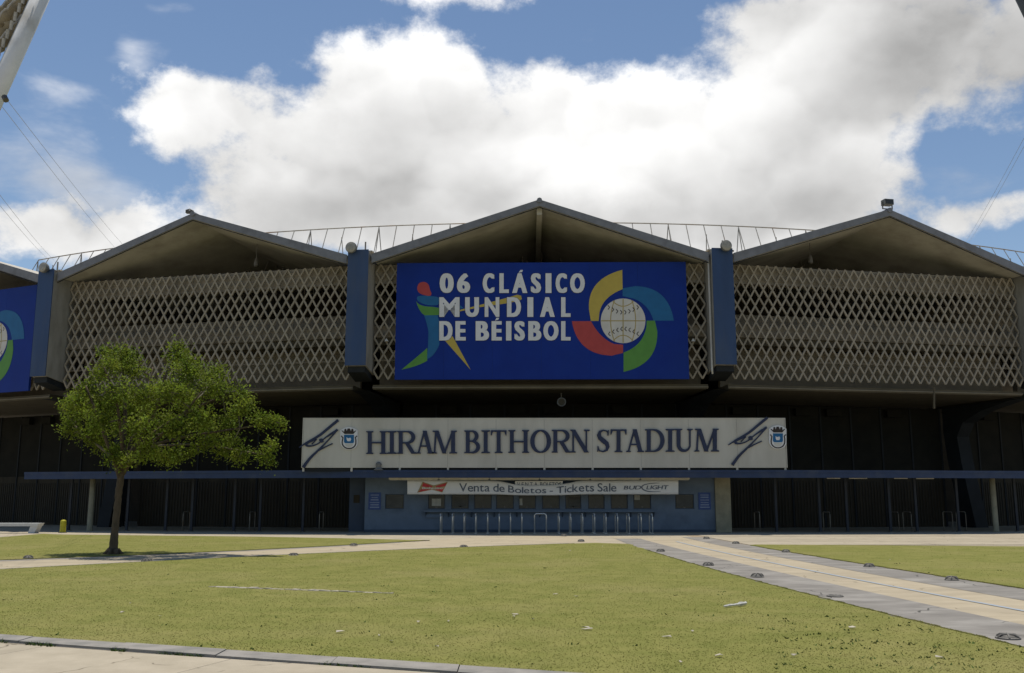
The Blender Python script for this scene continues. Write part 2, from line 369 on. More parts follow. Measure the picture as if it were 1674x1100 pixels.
E4 = [(1143, 875), (1161, 881), (1197, 887), (1233, 894), (1279.6, 898.5), (1400, 921.6), (1432.7, 927.4), (1501.5, 936.4), (1590, 951), (1674, 963)]
fE = [fitxy(pix(e), 2) for e in (E1, E2, EB, E3, E4)]
FARY = 40.0
ys = [8.0 + i * 1.0 for i in range(33)]
def strip(f0, f1, y0=6.0, y1=FARY):
    yy = [y for y in np.linspace(y0, y1, 24)]
    return [(float(f0(y)), y) for y in yy] + [(float(f1(y)), y) for y in yy[::-1]]
# left path: its edges as functions of x
LU = [(0, 916), (144, 911.5), (321, 904.5), (500, 894.5), (690, 884.5)]
LL_ = [(0, 930.5), (118, 926.6), (220, 922), (351, 914), (552, 902.7), (840, 892.7), (1000, 887.6)]
fU, fL = fitxy(pix(LU), 2, 'x'), fitxy(pix(LL_), 2, 'x')
# kerb in front
fK0 = fitxy(pix([(0, 1041), (100, 1048), (213, 1056.3), (351, 1065), (420, 1070), (602, 1081), (840, 1098.4)]), 2, 'x')
fK1 = fitxy(pix([(0, 1050.6), (150, 1062), (301, 1073), (420, 1081.4), (502, 1088), (627, 1096)]), 2, 'x')

Zg = .004
sheet('path', strip(fE[0], fE[4]), Zg, 'sand_path', 'sand coloured walkway running from the lower right to the ticket booth')
for a, b, lb in ((0, 1, 'grey worn paving band on the lawn side of the right walkway'), (3, 4, 'grey worn paving band on the far side of the right walkway')):
    sheet('pavement', strip(fE[a], fE[b], 6.0, 38.5 if a == 0 else 40), Zg * 2, 'grey_band', lb)
fb = fE[2]
sheet('path', strip(lambda y: fb(y) - .05, lambda y: fb(y) + .05, 6.0, 36.0), Zg * 3, 'blue_line', 'thin faded blue painted line along the middle of the right walkway')
xsL = np.linspace(-30, 3.2, 30)
sheet('path', [(x, float(fU(x))) for x in xsL] + [(x, float(fL(x))) for x in xsL[::-1]], Zg, 'sand_path', 'narrow beige footpath crossing the lawn behind the tree')
for f0, s_, wd, lb in ((fL, 1, .62, 'grey border strip along the near side of the narrow footpath'), (fU, -1, .5, 'grey border strip along the far side of the narrow footpath')):
    xe = np.linspace(-30, 2.0 if s_ > 0 else -4.0, 30)
    sheet('pavement', [(x, float(f0(x))) for x in xe] + [(x, float(f0(x)) + s_ * wd) for x in xe[::-1]], Zg * 2, 'kerb', lb)

# lawns
xs = np.linspace(-26, 3.0, 24)
xs = np.linspace(-20, 3.0, 24)
near = [(x, float(fL(x))) for x in xs if float(fE[0](float(fL(x)))) > x]
y_top = near[-1][1]
tipx = float(fE[0](y_top - .6))
def wob(y): return .035 * math.sin(y * 2.3) + .03 * math.sin(y * 5.9 + 1) + .015 * math.sin(y * 13.1)
right = [(float(fE[0](y)) + wob(y), y) for y in np.linspace(y_top - .8, 5.0, 140)]
kerbp = [(x, float(fK0(x))) for x in np.linspace(3.9, -13, 24)]
lawn_near = near + right + kerbp
sheet('lawn', lawn_near, .022, 'lawn', 'large mown lawn in the foreground, olive green and dry in places', skirt=.03)
far_top = pix([(702, 884), (552, 880.5), (421, 878), (220, 875.7), (98, 874.4), (71, 873), (0, 879), (-150, 893)])
lawn_far = [(x, float(fU(x))) for x in np.linspace(-28, float(G(702, 884).x), 22)] + [(p.x, p.y) for p in far_top]
sheet('lawn', lawn_far, .022, 'lawn', 'strip of lawn under the tree between footpath and plaza', skirt=.03)
rl = [(float(fE[4](y)) + wob(y + 4), y) for y in np.linspace(6, 33.0, 120)]
rt = pix([(1235, 891), (1400, 892), (1674, 894), (2100, 897)])
lawn_right = rl + [(p.x, p.y) for p in rt] + [(34, 6)]
sheet('lawn', lawn_right, .022, 'lawn', 'wedge of lawn at the right edge beyond the walkway', skirt=.03)

# kerb slabs in the foreground: a strip with separate slabs
kx = np.arange(-13.0, 3.9, 1.25)
ks = sheet('kerb', [(x, float(fK0(x))) for x in np.linspace(-13, 4, 20)] + [(x, float(fK1(x))) for x in np.linspace(4, -13, 20)], .006, 'grey_band', 'grey concrete kerb between the lawn and the foreground pavement')
for i, x in enumerate(kx):
    x0, x1 = x + .005, x + 1.245; h = .035 + random.uniform(-.006, .006)
    p = [(x0, float(fK1(x0)) + .02), (x1, float(fK1(x1)) + .02), (x1, float(fK0(x1))), (x0, float(fK0(x0)))]
    MB().hexa([(a, b, .004) for a, b in p] + [(a, b, h) for a, b in p]).build('kerb_slab', 'kerb', ks)
# slabs of the foreground pavement
pv = sheet('pavement', [(x, float(fK1(x))) for x in np.linspace(-13, 4, 20)] + [(4, -8), (-13, -8)], .003, 'plaza', 'beige concrete pavement at the lower left corner')
dk = Vector((1, float(fK1(1) - fK1(0)), 0)).normalized(); dn = Vector((dk.y, -dk.x, 0)); ko = Vector((0, float(fK1(0)), 0))
for i in range(-6, 4):
    for j in range(3):
        a, b = -.55 + i * 2.4, .035 + j * 2.4
        q = [ko + dk * (a + .004) + dn * (b + 2.392), ko + dk * (a + 2.396) + dn * (b + 2.392), ko + dk * (a + 2.396) + dn * b, ko + dk * (a + .004) + dn * b]
        MB().hexa([(p.x, p.y, .002) for p in q] + [(p.x, p.y, .02 + random.uniform(0, .003)) for p in q]).build('paving_slab', 'plaza', pv)
# bare strip in the lawn
s = MB(); a, b = G(345, 961), G(636, 972); nseg = 26
dd = (b - a).normalized(); nn = Vector((-dd.y, dd.x, 0))
ED = root('stone_edging', (a.x, a.y, 0), 'thin pale stone edging strip lying bare across the foreground lawn', 'edging')
L_ = (b - a).length; x_ = 0.0
while x_ < L_:
    ln_ = random.uniform(.08, .22); fr_ = x_ / L_
    if random.random() > .04 + .45 * max(0, fr_ - .7):
        wdt = .085 * (1 - .45 * fr_) * random.uniform(.6, 1.25); off_ = random.uniform(-.02, .02); h_ = random.uniform(.026, .040)
        c0, c1_ = a + dd * (x_ + .004), a + dd * (x_ + ln_ - .004)
        q = [c0 - nn * wdt * random.uniform(.7, 1.1), c1_ - nn * wdt * random.uniform(.7, 1.1), c1_ + nn * wdt * random.uniform(.7, 1.1), c0 + nn * wdt * random.uniform(.7, 1.1)]
        q = [p + nn * off_ for p in q]
        MB().hexa([(p.x, p.y, .015) for p in q] + [(p.x * .9 + (c0.x + c1_.x) * .05, p.y * .9 + (c0.y + c1_.y) * .05, h_ + random.uniform(-.004, .004)) for p in q]).build('stone', 'edge_stone', ED)
    x_ += ln_
# slabs of the plaza on the right, joints running across
pz = sheet('plaza', [(7.5, 33.35), (34, 33.05), (34, 43), (7.5, 43)], .0025, 'soil', 'long beige slabs of the plaza in front of the right gates')
for j in range(4):
    y0 = 33.3 + j * 2.42
    for i in range(4):
        x0 = max(7.6 + i * 7.0 - j * .9, float(fE[4](y0)) + .05)
        x1 = 7.6 + (i + 1) * 7.0 - j * .9
        MB().box((x0, y0 + .02, .001), (x1 - .03, y0 + 2.38, .014 + random.uniform(0, .004))).build('paving_slab', 'plaza', pz)

# ------------------------------------------------------------------ the stadium
ST = root('stadium', (1.35, 46.0, 0), 'concrete stadium front with folded gable roofs, lattice screens and blue fins', 'stadium')
TAP = math.tan(TURN / 2)
bar_cache = {}
for k in (-2, -1, 0, 1, 2):
    B = bays[k]
    hw = LB / 2
    # roof: two thick plates rising to a ridge, wider in front than behind
    DB = -15.0
    def wv_(n): return hw - .42 + n * TAP * (1 if n < 0 else 0)
    rf = MB()
    for sg in (-1, 1):
        top = [B(0, 1.55, ZPK), B(sg * (hw - .52), .95, ZVL), B(sg * (hw - .52 + DB * TAP), DB, ZVL - .2), B(0, DB, ZPK - .4)]
        bot = [p - Vector((0, 0, .2)) for p in top]
        bot[0].z -= .03
        rf.hexa(bot + top)
    ro = rf.build('roof', 'roof_under', ST)
    for sg in (-1, 1):
        ti = MB()
        t = [B(0, 1.50, ZPK + .006), B(sg * (hw - .52), .90, ZVL + .006), B(sg * (hw - .52 + DB * TAP), DB, ZVL - .194), B(0, DB, ZPK - .394)]
        ti.hexa(t + [p + Vector((0, 0, .03)) for p in t]); ti.build('roof_membrane', 'roof_top', ro)
        fa = MB()
        a0, a1 = B(0, 1.57, 0), B(sg * (hw - .515), .97, 0); nn = B.n * .05
        fa.hexa([a0 + Vector((0, 0, ZPK - .27)), a1 + Vector((0, 0, ZVL - .40)), a1 + nn + Vector((0, 0, ZVL - .40)), a0 + nn + Vector((0, 0, ZPK - .27)),
                 a0 + Vector((0, 0, ZPK + .05)), a1 + Vector((0, 0, ZVL + .05)), a1 + nn + Vector((0, 0, ZVL + .05)), a0 + nn + Vector((0, 0, ZPK + .05))])
        fa.build('fascia', 'fascia', ro)
        dr = MB(); q0, q1 = B(0, 1.56, ZPK - .31), B(sg * (hw - .52), .96, ZVL - .44)
        dr.hexa([q0 - Vector((0, 0, .04)), q1 - Vector((0, 0, .04)), q1 + B.n * .03 - Vector((0, 0, .04)), q0 + B.n * .03 - Vector((0, 0, .04)), q0, q1, q1 + B.n * .03, q0 + B.n * .03])
        dr.build('drip_edge', 'frame_dark', ro)
    MB().tube([B(0, 1.68, ZPK + .0), B(0, -2, ZPK - .02)], .13, 8).build('ridge_cap', 'fascia', ro)
    if k == 0: MB().hexa([B(-.13, 1.3, ZPK - .62), B(.13, 1.3, ZPK - .62), B(.13, DB, ZPK - 1.0), B(-.13, DB, ZPK - 1.0), B(-.13, 1.3, ZPK - .2), B(.13, 1.3, ZPK - .2), B(.13, DB, ZPK - .6), B(-.13, DB, ZPK - .6)]).build('ridge_beam', 'roof_under', ro)
    # wall closing the building behind the stands
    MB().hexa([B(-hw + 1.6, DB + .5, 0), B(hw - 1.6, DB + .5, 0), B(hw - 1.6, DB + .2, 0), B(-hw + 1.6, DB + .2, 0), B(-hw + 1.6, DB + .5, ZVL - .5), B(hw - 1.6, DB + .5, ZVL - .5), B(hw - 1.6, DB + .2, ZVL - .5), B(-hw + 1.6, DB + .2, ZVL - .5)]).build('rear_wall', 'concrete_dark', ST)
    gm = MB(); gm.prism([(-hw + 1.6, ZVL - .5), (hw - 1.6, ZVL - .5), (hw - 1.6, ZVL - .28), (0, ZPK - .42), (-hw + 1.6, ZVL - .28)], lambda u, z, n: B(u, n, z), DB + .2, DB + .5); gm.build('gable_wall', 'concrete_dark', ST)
    # floors and parapets behind the lattice
    ww = hw - .5
    def slab(nm, m, n0, n1, z0, z1, sh=0.0):
        a, b = ww + n0 * TAP, ww + n1 * TAP
        return MB().hexa([B(-b, n1, z0), B(b, n1, z0), B(a, n0, z0 + sh), B(-a, n0, z0 + sh), B(-b, n1, z1), B(b, n1, z1), B(a, n0, z1), B(-a, n0, z1)]).build(nm, m, ST)
    slab('beam', 'concrete', -.6, -.2, 12.05, 13.0)
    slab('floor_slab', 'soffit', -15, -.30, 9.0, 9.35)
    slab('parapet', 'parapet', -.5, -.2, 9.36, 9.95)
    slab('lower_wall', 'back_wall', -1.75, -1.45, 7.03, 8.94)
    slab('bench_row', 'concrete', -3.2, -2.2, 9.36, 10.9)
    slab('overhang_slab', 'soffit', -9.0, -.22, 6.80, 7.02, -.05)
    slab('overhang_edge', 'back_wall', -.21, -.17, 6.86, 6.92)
    # recessed wall below, panel by panel, and the posts between the panels
    wn = -6.2
    for i in range(8):
        wa = ww + wn * TAP; u0 = -wa + i * 2 * wa / 8 + .05; u1 = -wa + (i + 1) * 2 * wa / 8 - .05
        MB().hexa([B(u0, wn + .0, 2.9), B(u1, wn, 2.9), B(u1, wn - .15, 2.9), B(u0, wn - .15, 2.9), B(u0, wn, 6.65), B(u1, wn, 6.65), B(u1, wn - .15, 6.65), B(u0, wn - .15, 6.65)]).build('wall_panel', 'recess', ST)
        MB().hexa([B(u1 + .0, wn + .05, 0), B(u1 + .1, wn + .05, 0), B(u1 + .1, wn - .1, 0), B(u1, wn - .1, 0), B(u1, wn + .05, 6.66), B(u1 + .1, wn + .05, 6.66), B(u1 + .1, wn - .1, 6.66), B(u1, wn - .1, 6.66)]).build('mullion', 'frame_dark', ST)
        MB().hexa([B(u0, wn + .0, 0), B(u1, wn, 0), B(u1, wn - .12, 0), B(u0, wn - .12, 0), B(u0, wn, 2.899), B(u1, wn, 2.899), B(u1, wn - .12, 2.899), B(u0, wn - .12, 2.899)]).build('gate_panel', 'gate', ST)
        rb_ = MB(); nr_ = int((u1 - u0) / .19)
        for j in range(nr_):
            ua = u0 + .06 + j * (u1 - u0 - .12) / nr_; rb_.hexa([B(ua, wn + .035, .1), B(ua + .05, wn + .035, .1), B(ua + .05, wn + .002, .1), B(ua, wn + .002, .1), B(ua, wn + .035, 2.5), B(ua + .05, wn + .035, 2.5), B(ua + .05, wn + .002, 2.5), B(ua, wn + .002, 2.5)])
        tag(rb_.build('gate_bars', 'gate_bar', ST), kind='stuff')
        if i in (1, 3, 4, 6): MB().hexa([B(u0 + .2, wn + .35, 6.1), B(u0 + 1.1, wn + .35, 6.1), B(u0 + 1.1, wn + .06, 6.1), B(u0 + .2, wn + .06, 6.1), B(u0 + .2, wn + .35, 6.5), B(u0 + 1.1, wn + .35, 6.5), B(u0 + 1.1, wn + .06, 6.5), B(u0 + .2, wn + .06, 6.5)]).build('duct_box', 'recess', ST)
    # lattice screen: every diagonal bar on its own
    NC, NR = 34, 7; lw = LB - 1.16; cw = lw / NC; ch = (ZT - ZB) / NR
    sc = MB()
    for zz in (8.2, 12.2):
        sc.hexa([B(-ww, -.30, zz), B(ww, -.30, zz), B(ww, -.38, zz), B(-ww, -.38, zz), B(-ww, -.30, zz + .08), B(ww, -.30, zz + .08), B(ww, -.38, zz + .08), B(-ww, -.38, zz + .08)])
    so_ = sc.build('lattice_screen', 'concrete', ST)
    for dr_ in (1, -1):
        for i in range(-NR, NC):
            c0, r0 = (i + .5, 0.0) if i >= 0 else (0.0, -(i + .5) - .0)
            if i < 0: c0, r0 = 0.0, (-i - .5)
            ln = min(NC - c0, NR - r0)
            if ln <= .2: continue
            if k == 0 and c0 > 3.6 and c0 + ln < NC - 3.2: continue        # behind the billboard
            key = (dr_, round(ln, 1), )
            if key not in bar_cache:
                dx, dz = dr_ * cw * ln, ch * ln; L = math.hypot(dx, dz); px_, pz_ = -dz / L * .041, dx / L * .041
                d1, d0 = (.03, -.05) if dr_ > 0 else (.024, -.056)
                vs = [(-px_, -d1, -pz_), (dx - px_, -d1, dz - pz_), (dx + px_, -d1, dz + pz_), (px_, -d1, pz_)]
                bar_cache[key] = MB().hexa(vs + [(x, -d0, z) for x, _, z in vs]).mesh('lattice_bar', 'lattice', fixn=True)
            o = bpy.data.objects.new('lattice_bar', bar_cache[key]); COL.objects.link(o); o.parent = so_
            uu = -lw / 2 + c0 * cw if dr_ > 0 else lw / 2 - c0 * cw
            o.location = B(uu + random.uniform(-.006, .006), random.uniform(-.004, .004), ZB + r0 * ch) - ST.location; o.rotation_euler = (0, random.uniform(-.0015, .0015), B.ang)
# fins at the nodes
for k in (-2, -1, 0, 1, 2, 3):
    p, a = nodes[k]; N = Bay(p, a); z0, z1 = 7.82, 13.42
    if k in (-2, 3) : pass
    fo = MB().hexa([N(-.5, 1.08, z0), N(.5, 1.08, z0), N(.5, -.45, z0 - .3), N(-.5, -.45, z0 - .3), N(-.5, 1.08, z1), N(.5, 1.08, z1), N(.5, -.45, z1), N(-.5, -.45, z1)]).build('fin', 'fin_side', ST)
    MB().hexa([N(-.51, 1.13, z0 - .02), N(.51, 1.13, z0 - .02), N(.51, 1.085, z0 - .02), N(-.51, 1.085, z0 - .02), N(-.51, 1.13, z1 + .03), N(.51, 1.13, z1 + .03), N(.51, 1.085, z1 + .03), N(-.51, 1.085, z1 + .03)]).build('blue_panel', 'fin_blue', fo)
    MB().hexa([N(-.60, .8, z1 + .01), N(.60, .8, z1 + .01), N(1.0, -16, z1 - .12), N(-1.0, -16, z1 - .12), N(-.60, .8, z1 + .06), N(.60, .8, z1 + .06), N(1.0, -16, z1 - .06), N(-1.0, -16, z1 - .06)]).build('gutter_cap', 'roof_top', fo)
    MB().hexa([N(-.54, -.46, 12.8), N(.54, -.46, 12.8), N(.54, -16, 12.6), N(-.54, -16, 12.6), N(-.54, -.46, z1 - .01), N(.54, -.46, z1 - .01), N(.54, -16, z1 - .14), N(-.54, -16, z1 - .14)]).build('gutter', 'concrete_dark', fo)
    MB().hexa([N(-.42, .9, z0 - .32), N(.42, .9, z0 - .32), N(.42, -.4, z0 - .62), N(-.42, -.4, z0 - .62), N(-.42, .9, z0 - .021), N(.42, .9, z0 - .021), N(.42, -.4, z0 - .31), N(-.42, -.4, z0 - .31)]).build('shoe', 'frame_dark', fo)
    MB().tube([N(.2, .6, z1 + .1), N(.2, .6, z1 + .55)], .04, 6).build('vent_pipe', 'rail_metal', fo)
    if k == 1: MB().tube([N(-.58, .75, z1 - .25), N(-.60, .8, z1 - .35), N(-.60, .8, z0 - .3), N(-.56, .7, z0 - .4)], .045, 8).build('drain_pipe', 'pipe_white', fo)
    # raking frame: arm under the overhang bending into a column
    fm = MB(); pr = [(.3, 6.7), (-1.2, 6.66), (-3.2, 6.3), (-4.6, 5.75), (-5.1, 5.0), (-4.9, 3.5), (-4.2, 0), (-5.2, 0), (-5.9, 3.4), (-6.1, 5.2), (-6.1, 6.7)]
    fm.prism(pr, lambda n, z, u: N(u, n, z), -.42, .42); fm.build('frame_column', 'frame_dark', ST)
MB().tube([P(1527, 632, 45.9), P(1527, 668, 45.9)], .05, 6).build('drain_pipe', 'soffit', ST)
# blue panels wear, bolts: small access plates on the right fin
# rooftop railing following the ring
RR = root('rooftop_railing', (RING_C.x, RING_C.y - RING_R + 7, 13.0), 'thin rusty steel railing leaning inward along the stadium rim behind the roofs', 'railing')
def ring(th, rad, z): return Vector((RING_C.x + rad * math.sin(th), RING_C.y - rad * math.cos(th), z))
r0, r1, zb, zt_ = RING_R - 6.2, RING_R - 7.6, 14.6, 17.35
ths = np.arange(-.50, .50, 1.08 / r0)
MB().tube([ring(t, r1, zt_) for t in ths], .035, 6).build('top_rail', 'rail_metal', RR, fixn=False)
MB().tube([ring(t, r0 - .35, 15.35) for t in ths], .018, 5).build('cable_rail', 'rail_metal', RR, fixn=False)
for i, t in enumerate(ths):
    MB().tube([ring(t, r0, 13.1), ring(t, r0, zb), ring(t, r1, zt_)], .026, 6).build('post', 'rail_metal', RR, fixn=False)
    if i % 4 == 0:
        for dt in (.0042, -.004): MB().tube([ring(t + dt, r0 - 1.5, 13.1), ring(t + dt * .9, r0 - 1.35, 14.8), ring(t, r1 + .03, zt_ - .05)], .026, 6).build('brace', 'rail_metal', RR, fixn=False)
    elif i % 4 == 2:
        MB().tube([ring(t, r0 - 1.5, 13.1), ring(t + .001, r0 - 1.35, 14.8), ring(t, r1 + .45, zt_ - .7)], .026, 6).build('brace', 'rail_metal', RR, fixn=False)
# lamps on the fins and ridge
for k, lb in ((-1, 'round floodlight on top of the leftmost blue fin'), (0, 'round floodlight on the blue fin left of the central billboard'), (1, 'round floodlight on the blue fin right of the central billboard')):
    p, a = nodes[k]; N = Bay(p, a); dx = .12 if k == 1 else -.28
    if k == -1: dx = .05
    c = N(dx, 1.0, 13.22)
    t = root('floodlight', c, lb, 'floodlight', 'round floodlights on the blue fins', rz=a)
    MB().lathe([(.09, -.28), (.22, -.12), (.275, 0), (.275, .10), (.25, .12)], 20, (0, -.32, .28), 'y').build('housing', 'lamp_housing', t, world=False, smooth=False)
    MB().lathe([(.245, .121), (.24, .14), (.15, .165), (.04, .17)], 20, (0, -.32, .28), 'y').build('lens', 'lamp_lens', t, world=False)
    MB().box((-.05, -.12, -.07), (.05, .0, .2)).tube([(.2, -.05, .2), (.5, .05, .14)], .045, 6).build('bracket', 'iron', t, world=False)
B = bays[1]; c = B(0.0, 1.45, ZPK + .12)
t = root('floodlight', c, 'box floodlight on a yoke at the peak of the right gable roof', 'floodlight', rz=B.ang)
MB().box((-.24, -.2, .18), (.24, .16, .46)).build('housing', 'lamp_housing', t, world=False)
MB().box((-.21, -.215, .21), (.21, -.203, .43)).build('lens', 'glass', t, world=False)
MB().box((-.28, -.03, -.02), (-.245, .03, .34)).box((.245, -.03, -.02), (.28, .03, .34)).box((-.244, -.03, -.02), (.244, .03, .015)).build('yoke', 'iron', t, world=False)
B = bays[-1]
t = MB().box((-.3, -.12, -.03), (.02, .1, .1)).tube([(-.3, -.1, .1), (-.1, -.1, .16), (.1, -.05, .06)], .03, 6).top('lamp_bracket', 'iron', (0, 0, 0), 'small dark bracket left on the peak of the left gable roof', 'bracket')
t.location = B(-.12, 1.5, ZPK + .1)
c = P(918, 657, 46.4)
t = root('ceiling_lamp', c, 'round lamp in the dark under the overhang above the name sign', 'lamp')
MB().lathe([(.12, -.3), (.2, -.1), (.23, 0), (.2, .04)], 18, (0, 0, 0), 'y').build('housing', 'lamp_housing', t, world=False)
MB().lathe([(.17, .041), (.12, .06), (.03, .07)], 18, (0, 0, 0), 'y').build('lens', 'concrete_dark', t, world=False)
MB().tube([(0, .12, .15), (0, .12, 6.70 - c.z)], .03, 6).build('stem', 'iron', t, world=False)
# small spots hung in the lattice beside the billboard
for px, py, lb in ((632, 556, 'tiny white spotlight on the lattice left of the central billboard'), (1133, 556, 'tiny white spotlight on the lattice right of the central billboard'), (411, 426, 'small dark lamp hanging under the left gable'), (1333, 421, 'small dark lamp hanging under the right gable')):
    B = bays[0 if 500 < px < 1200 else (-1 if px < 500 else 1)]; c = onplane(px, py, B(0, .12, 0), B.n)
    if 'gable' in lb:
        o = MB().lathe([(.05, .25), (.11, .1), (.13, -.15), (.06, -.2)], 10).tube([(0, 0, .2), (0, 0, 1.0)], .02, 5).top('hanging_lamp', 'iron', (0, 0, 0), lb, 'lamp')
        o.location = c - B.n * .5
    else:
        o = MB().add([(-.1, -.05, -.06), (.1, -.05, -.06), (.1, .05, -.06), (-.1, .05, -.06), (0, -.02, .1), (0, .02, .1)], [(0, 1, 4), (1, 2, 5, 4), (2, 3, 5), (3, 0, 4, 5), (0, 3, 2, 1)]).tube([(0, .05, 0), (0, .2, 0)], .02, 5).top('spotlight', 'pipe_white', (0, 0, 0), lb, 'spotlight')
        o.location = c

# ------------------------------------------------------------------ billboards
def ring_seg(cx, cy, r, a0, a1, n=24): return [(cx + r * math.cos(R(a0 + (a1 - a0) * i / n)), cy - r * math.sin(R(a0 + (a1 - a0) * i / n))) for i in range(n + 1)]
def smooth_poly(pts, it=2):
    for _ in range(it):
        q = []
        for i in range(len(pts)):
            a, b = pts[i], pts[(i + 1) % len(pts)]
            q += [(a[0] * .75 + b[0] * .25, a[1] * .75 + b[1] * .25), (a[0] * .25 + b[0] * .75, a[1] * .25 + b[1] * .75)]
        pts = q
    return pts
def bez(p0, p1, p2, n=14): return [((1 - t) ** 2 * p0[0] + 2 * t * (1 - t) * p1[0] + t * t * p2[0], (1 - t) ** 2 * p0[1] + 2 * t * (1 - t) * p1[1] + t * t * p2[1]) for t in [i / n for i in range(n + 1)]]
def ribbon(pts, ws, n=1):
    """polygon round a stroke of changing width (2D)"""
    L, Rr = [], []
    for i, p in enumerate(pts):
        a, b = pts[max(i - 1, 0)], pts[min(i + 1, len(pts) - 1)]
        dx, dy = b[0] - a[0], b[1] - a[1]; l = math.hypot(dx, dy) or 1
        w_ = ws[i] if isinstance(ws, (list, tuple)) else ws
        L.append((p[0] - dy / l * w_ / 2, p[1] + dx / l * w_ / 2)); Rr.append((p[0] + dy / l * w_ / 2, p[1] - dx / l * w_ / 2))
    return L, Rr
def ribbon_mesh(mb, pts, ws, fn, d0, d1):
    L, Rr = ribbon(pts, ws)
    for i in range(len(pts) - 1):
        q = [L[i], Rr[i], Rr[i + 1], L[i + 1]]
        mb.hexa([fn(*a, d0) for a in q] + [fn(*a, d1) for a in q])
# the design in the photograph's pixels around the central billboard, turned into metres on the panel
B0 = bays[0]; BO = B0(0, .34, 0)
def b_uv(px, py):
    p = onplane(px, py, BO, B0.n) - B0.mid; return p.dot(B0.u), p.z
# remove the perspective of the tilt so that every billboard is a true rectangle
uL, uR = b_uv(647, 525)[0], b_uv(1124, 525)[0]; zL, zT2 = b_uv(884, 620)[1], b_uv(884, 429)[1]
def c1(x, y): return (640 + x / 5.5, 425 + y / 5.5)
def c3(x, y): return (900 + x / 5.5, 425 + y / 5.5)
def billboard(k, label, du=0.0, only_right=False):
    B = bays[k]; t = root('billboard', B(du, .34, ZB), label, 'billboard', 'tournament billboards on the lattice', rz=B.ang)
    def loc(u, z, d): return (u, -d, z - ZB)
    def f(px, py, d): u, z = b_uv(px, py); return loc(u, z, d)
    for i in range(6):
        MB().box(loc(uL + (uR - uL) * i / 6 + .003, zL, .0), loc(uL + (uR - uL) * (i + 1) / 6 - .003, zT2, -.12)).build('panel', 'bill_blue', t, world=False)
    MB().box(loc(uL + .02, zL + .02, -.02), loc(uR - .02, zT2 - .02, -.10)).build('backing', 'navy', t, world=False)
    fr = MB()
    for z in (zL + .6, zT2 - .6):
        fr.box(loc(uL + .3, z, -.13), loc(uR - .3, z + .1, -.33))
    fr.build('mounting_rail', 'frame_dark', t, world=False)
    def shape(nm, poly, m, d=.012, edge=0.0):
        s_ = MB(); s_.prism(poly, f, .001, d)
        return s_.build(nm, m, t, world=False)
    # swirl of four blades round the ball
    cx, cy = c3(652, 547)
    def blade(nm, m, outer, inner):
        shape(nm, outer + inner[::-1], m)
    blade('yellow_blade', 'bill_yellow', [c3(*p) for p in bez((645, 88), (330, 170), (345, 440)) + [(362, 548)]], [c3(*p) for p in bez((648, 262), (470, 330), (440, 470)) + [(432, 548)]])
    blade('blue_blade', 'bill_sky', [c3(*p) for p in [(648, 255)] + bez((760, 235), (1060, 240), (1108, 545))], [c3(*p) for p in [(648, 325)] + bez((740, 345), (880, 390), (926, 545))])
    blade('green_blade', 'bill_green', [c3(*p) for p in [(938, 545)] + bez((960, 640), (970, 940), (656, 1006))], [c3(*p) for p in [(864, 545)] + bez((862, 600), (830, 770), (656, 832))])
    blade('red_blade', 'bill_red', [c3(*p) for p in [(652, 835)] + bez((550, 860), (240, 850), (192, 550))], [c3(*p) for p in [(652, 762)] + bez((570, 755), (440, 700), (364, 550))])
    ball = MB().prism(ring_seg(cx, cy, 201 / 5.5, 0, 359, 40)[:-1], f, .001, .013).build('baseball', 'bill_grey', t, world=False)
    ln = MB()
    def stroke(pts, wd, d): ribbon_mesh(ln, [c3(*p) for p in pts], wd / 5.5, f, .0131, d)
    stroke([(455, 547), (850, 547)], 9, .016); stroke([(652, 350), (652, 744)], 9, .0165)
    stroke(bez((575, 362), (505, 547), (575, 732)), 8, .017); stroke(bez((730, 362), (800, 547), (730, 732)), 8, .0172)
    stroke(bez((560, 372), (652, 460), (745, 372)), 8, .0174); stroke(bez((565, 724), (652, 630), (740, 724)), 8, .0176)
    ln.build('globe_lines', 'bill_gold', ball, world=False)
    st = MB()
    for i in range(8):
        a = i / 7; x = 515 + 260 * a; y = 425 + 45 * math.sin(math.pi * a)
        for q in ([(x, y - 18), (x + 16, y), (x + 2, y + 20)],): ribbon_mesh(st, [c3(*p) for p in q], 8 / 5.5, f, .0131, .018)
        x = 530 + 255 * a; y = 665 - 45 * math.sin(math.pi * a)
        for q in ([(x + 6, y - 20), (x - 10, y), (x + 8, y + 18)],): ribbon_mesh(st, [c3(*p) for p in q], 8 / 5.5, f, .0131, .018)
    st.build('stitches', 'bill_dark', ball, world=False)
    if only_right: return t
    # the batter
    shape('batter_foot', [c1(*p) for p in bez((90, 985), (220, 880), (322, 790)) + bez((322, 905), (230, 960), (90, 985))[0:-1]], 'bill_green')
    shape('batter_body', [c1(*p) for p in [(292, 497), (415, 497), (430, 560), (430, 720)] + bez((430, 760), (385, 870), (318, 890)) + [(328, 790), (332, 690)] + bez((332, 640), (318, 560), (292, 497))[:-1]], 'bill_sky')
    shape('batter_waist', [c1(*p) for p in bez((222, 370), (250, 420), (360, 420)) + [(430, 430), (425, 495), (300, 498)] + bez((275, 480), (235, 430), (222, 370))[:-1]], 'bill_green', .013)
    shape('batter_chest', [c1(*p) for p in smooth_poly([(240, 318), (380, 325), (438, 340), (434, 405), (330, 410), (250, 380), (225, 350)])], 'bill_sky', .014)
    shape('batter_head', [c1(*p) for p in smooth_poly([(240, 210), (290, 192), (335, 215), (345, 270), (362, 300), (350, 325), (300, 318), (250, 300), (228, 265)])], 'bill_red', .015)
    shape('batter_leg', [c1(*p) for p in [(478, 722), (550, 685), (712, 988), (640, 905)]], 'bill_yellow')
    shape('batter_hands', [c1(*p) for p in [(610, 400), (648, 432), (620, 440)]], 'bill_sky')
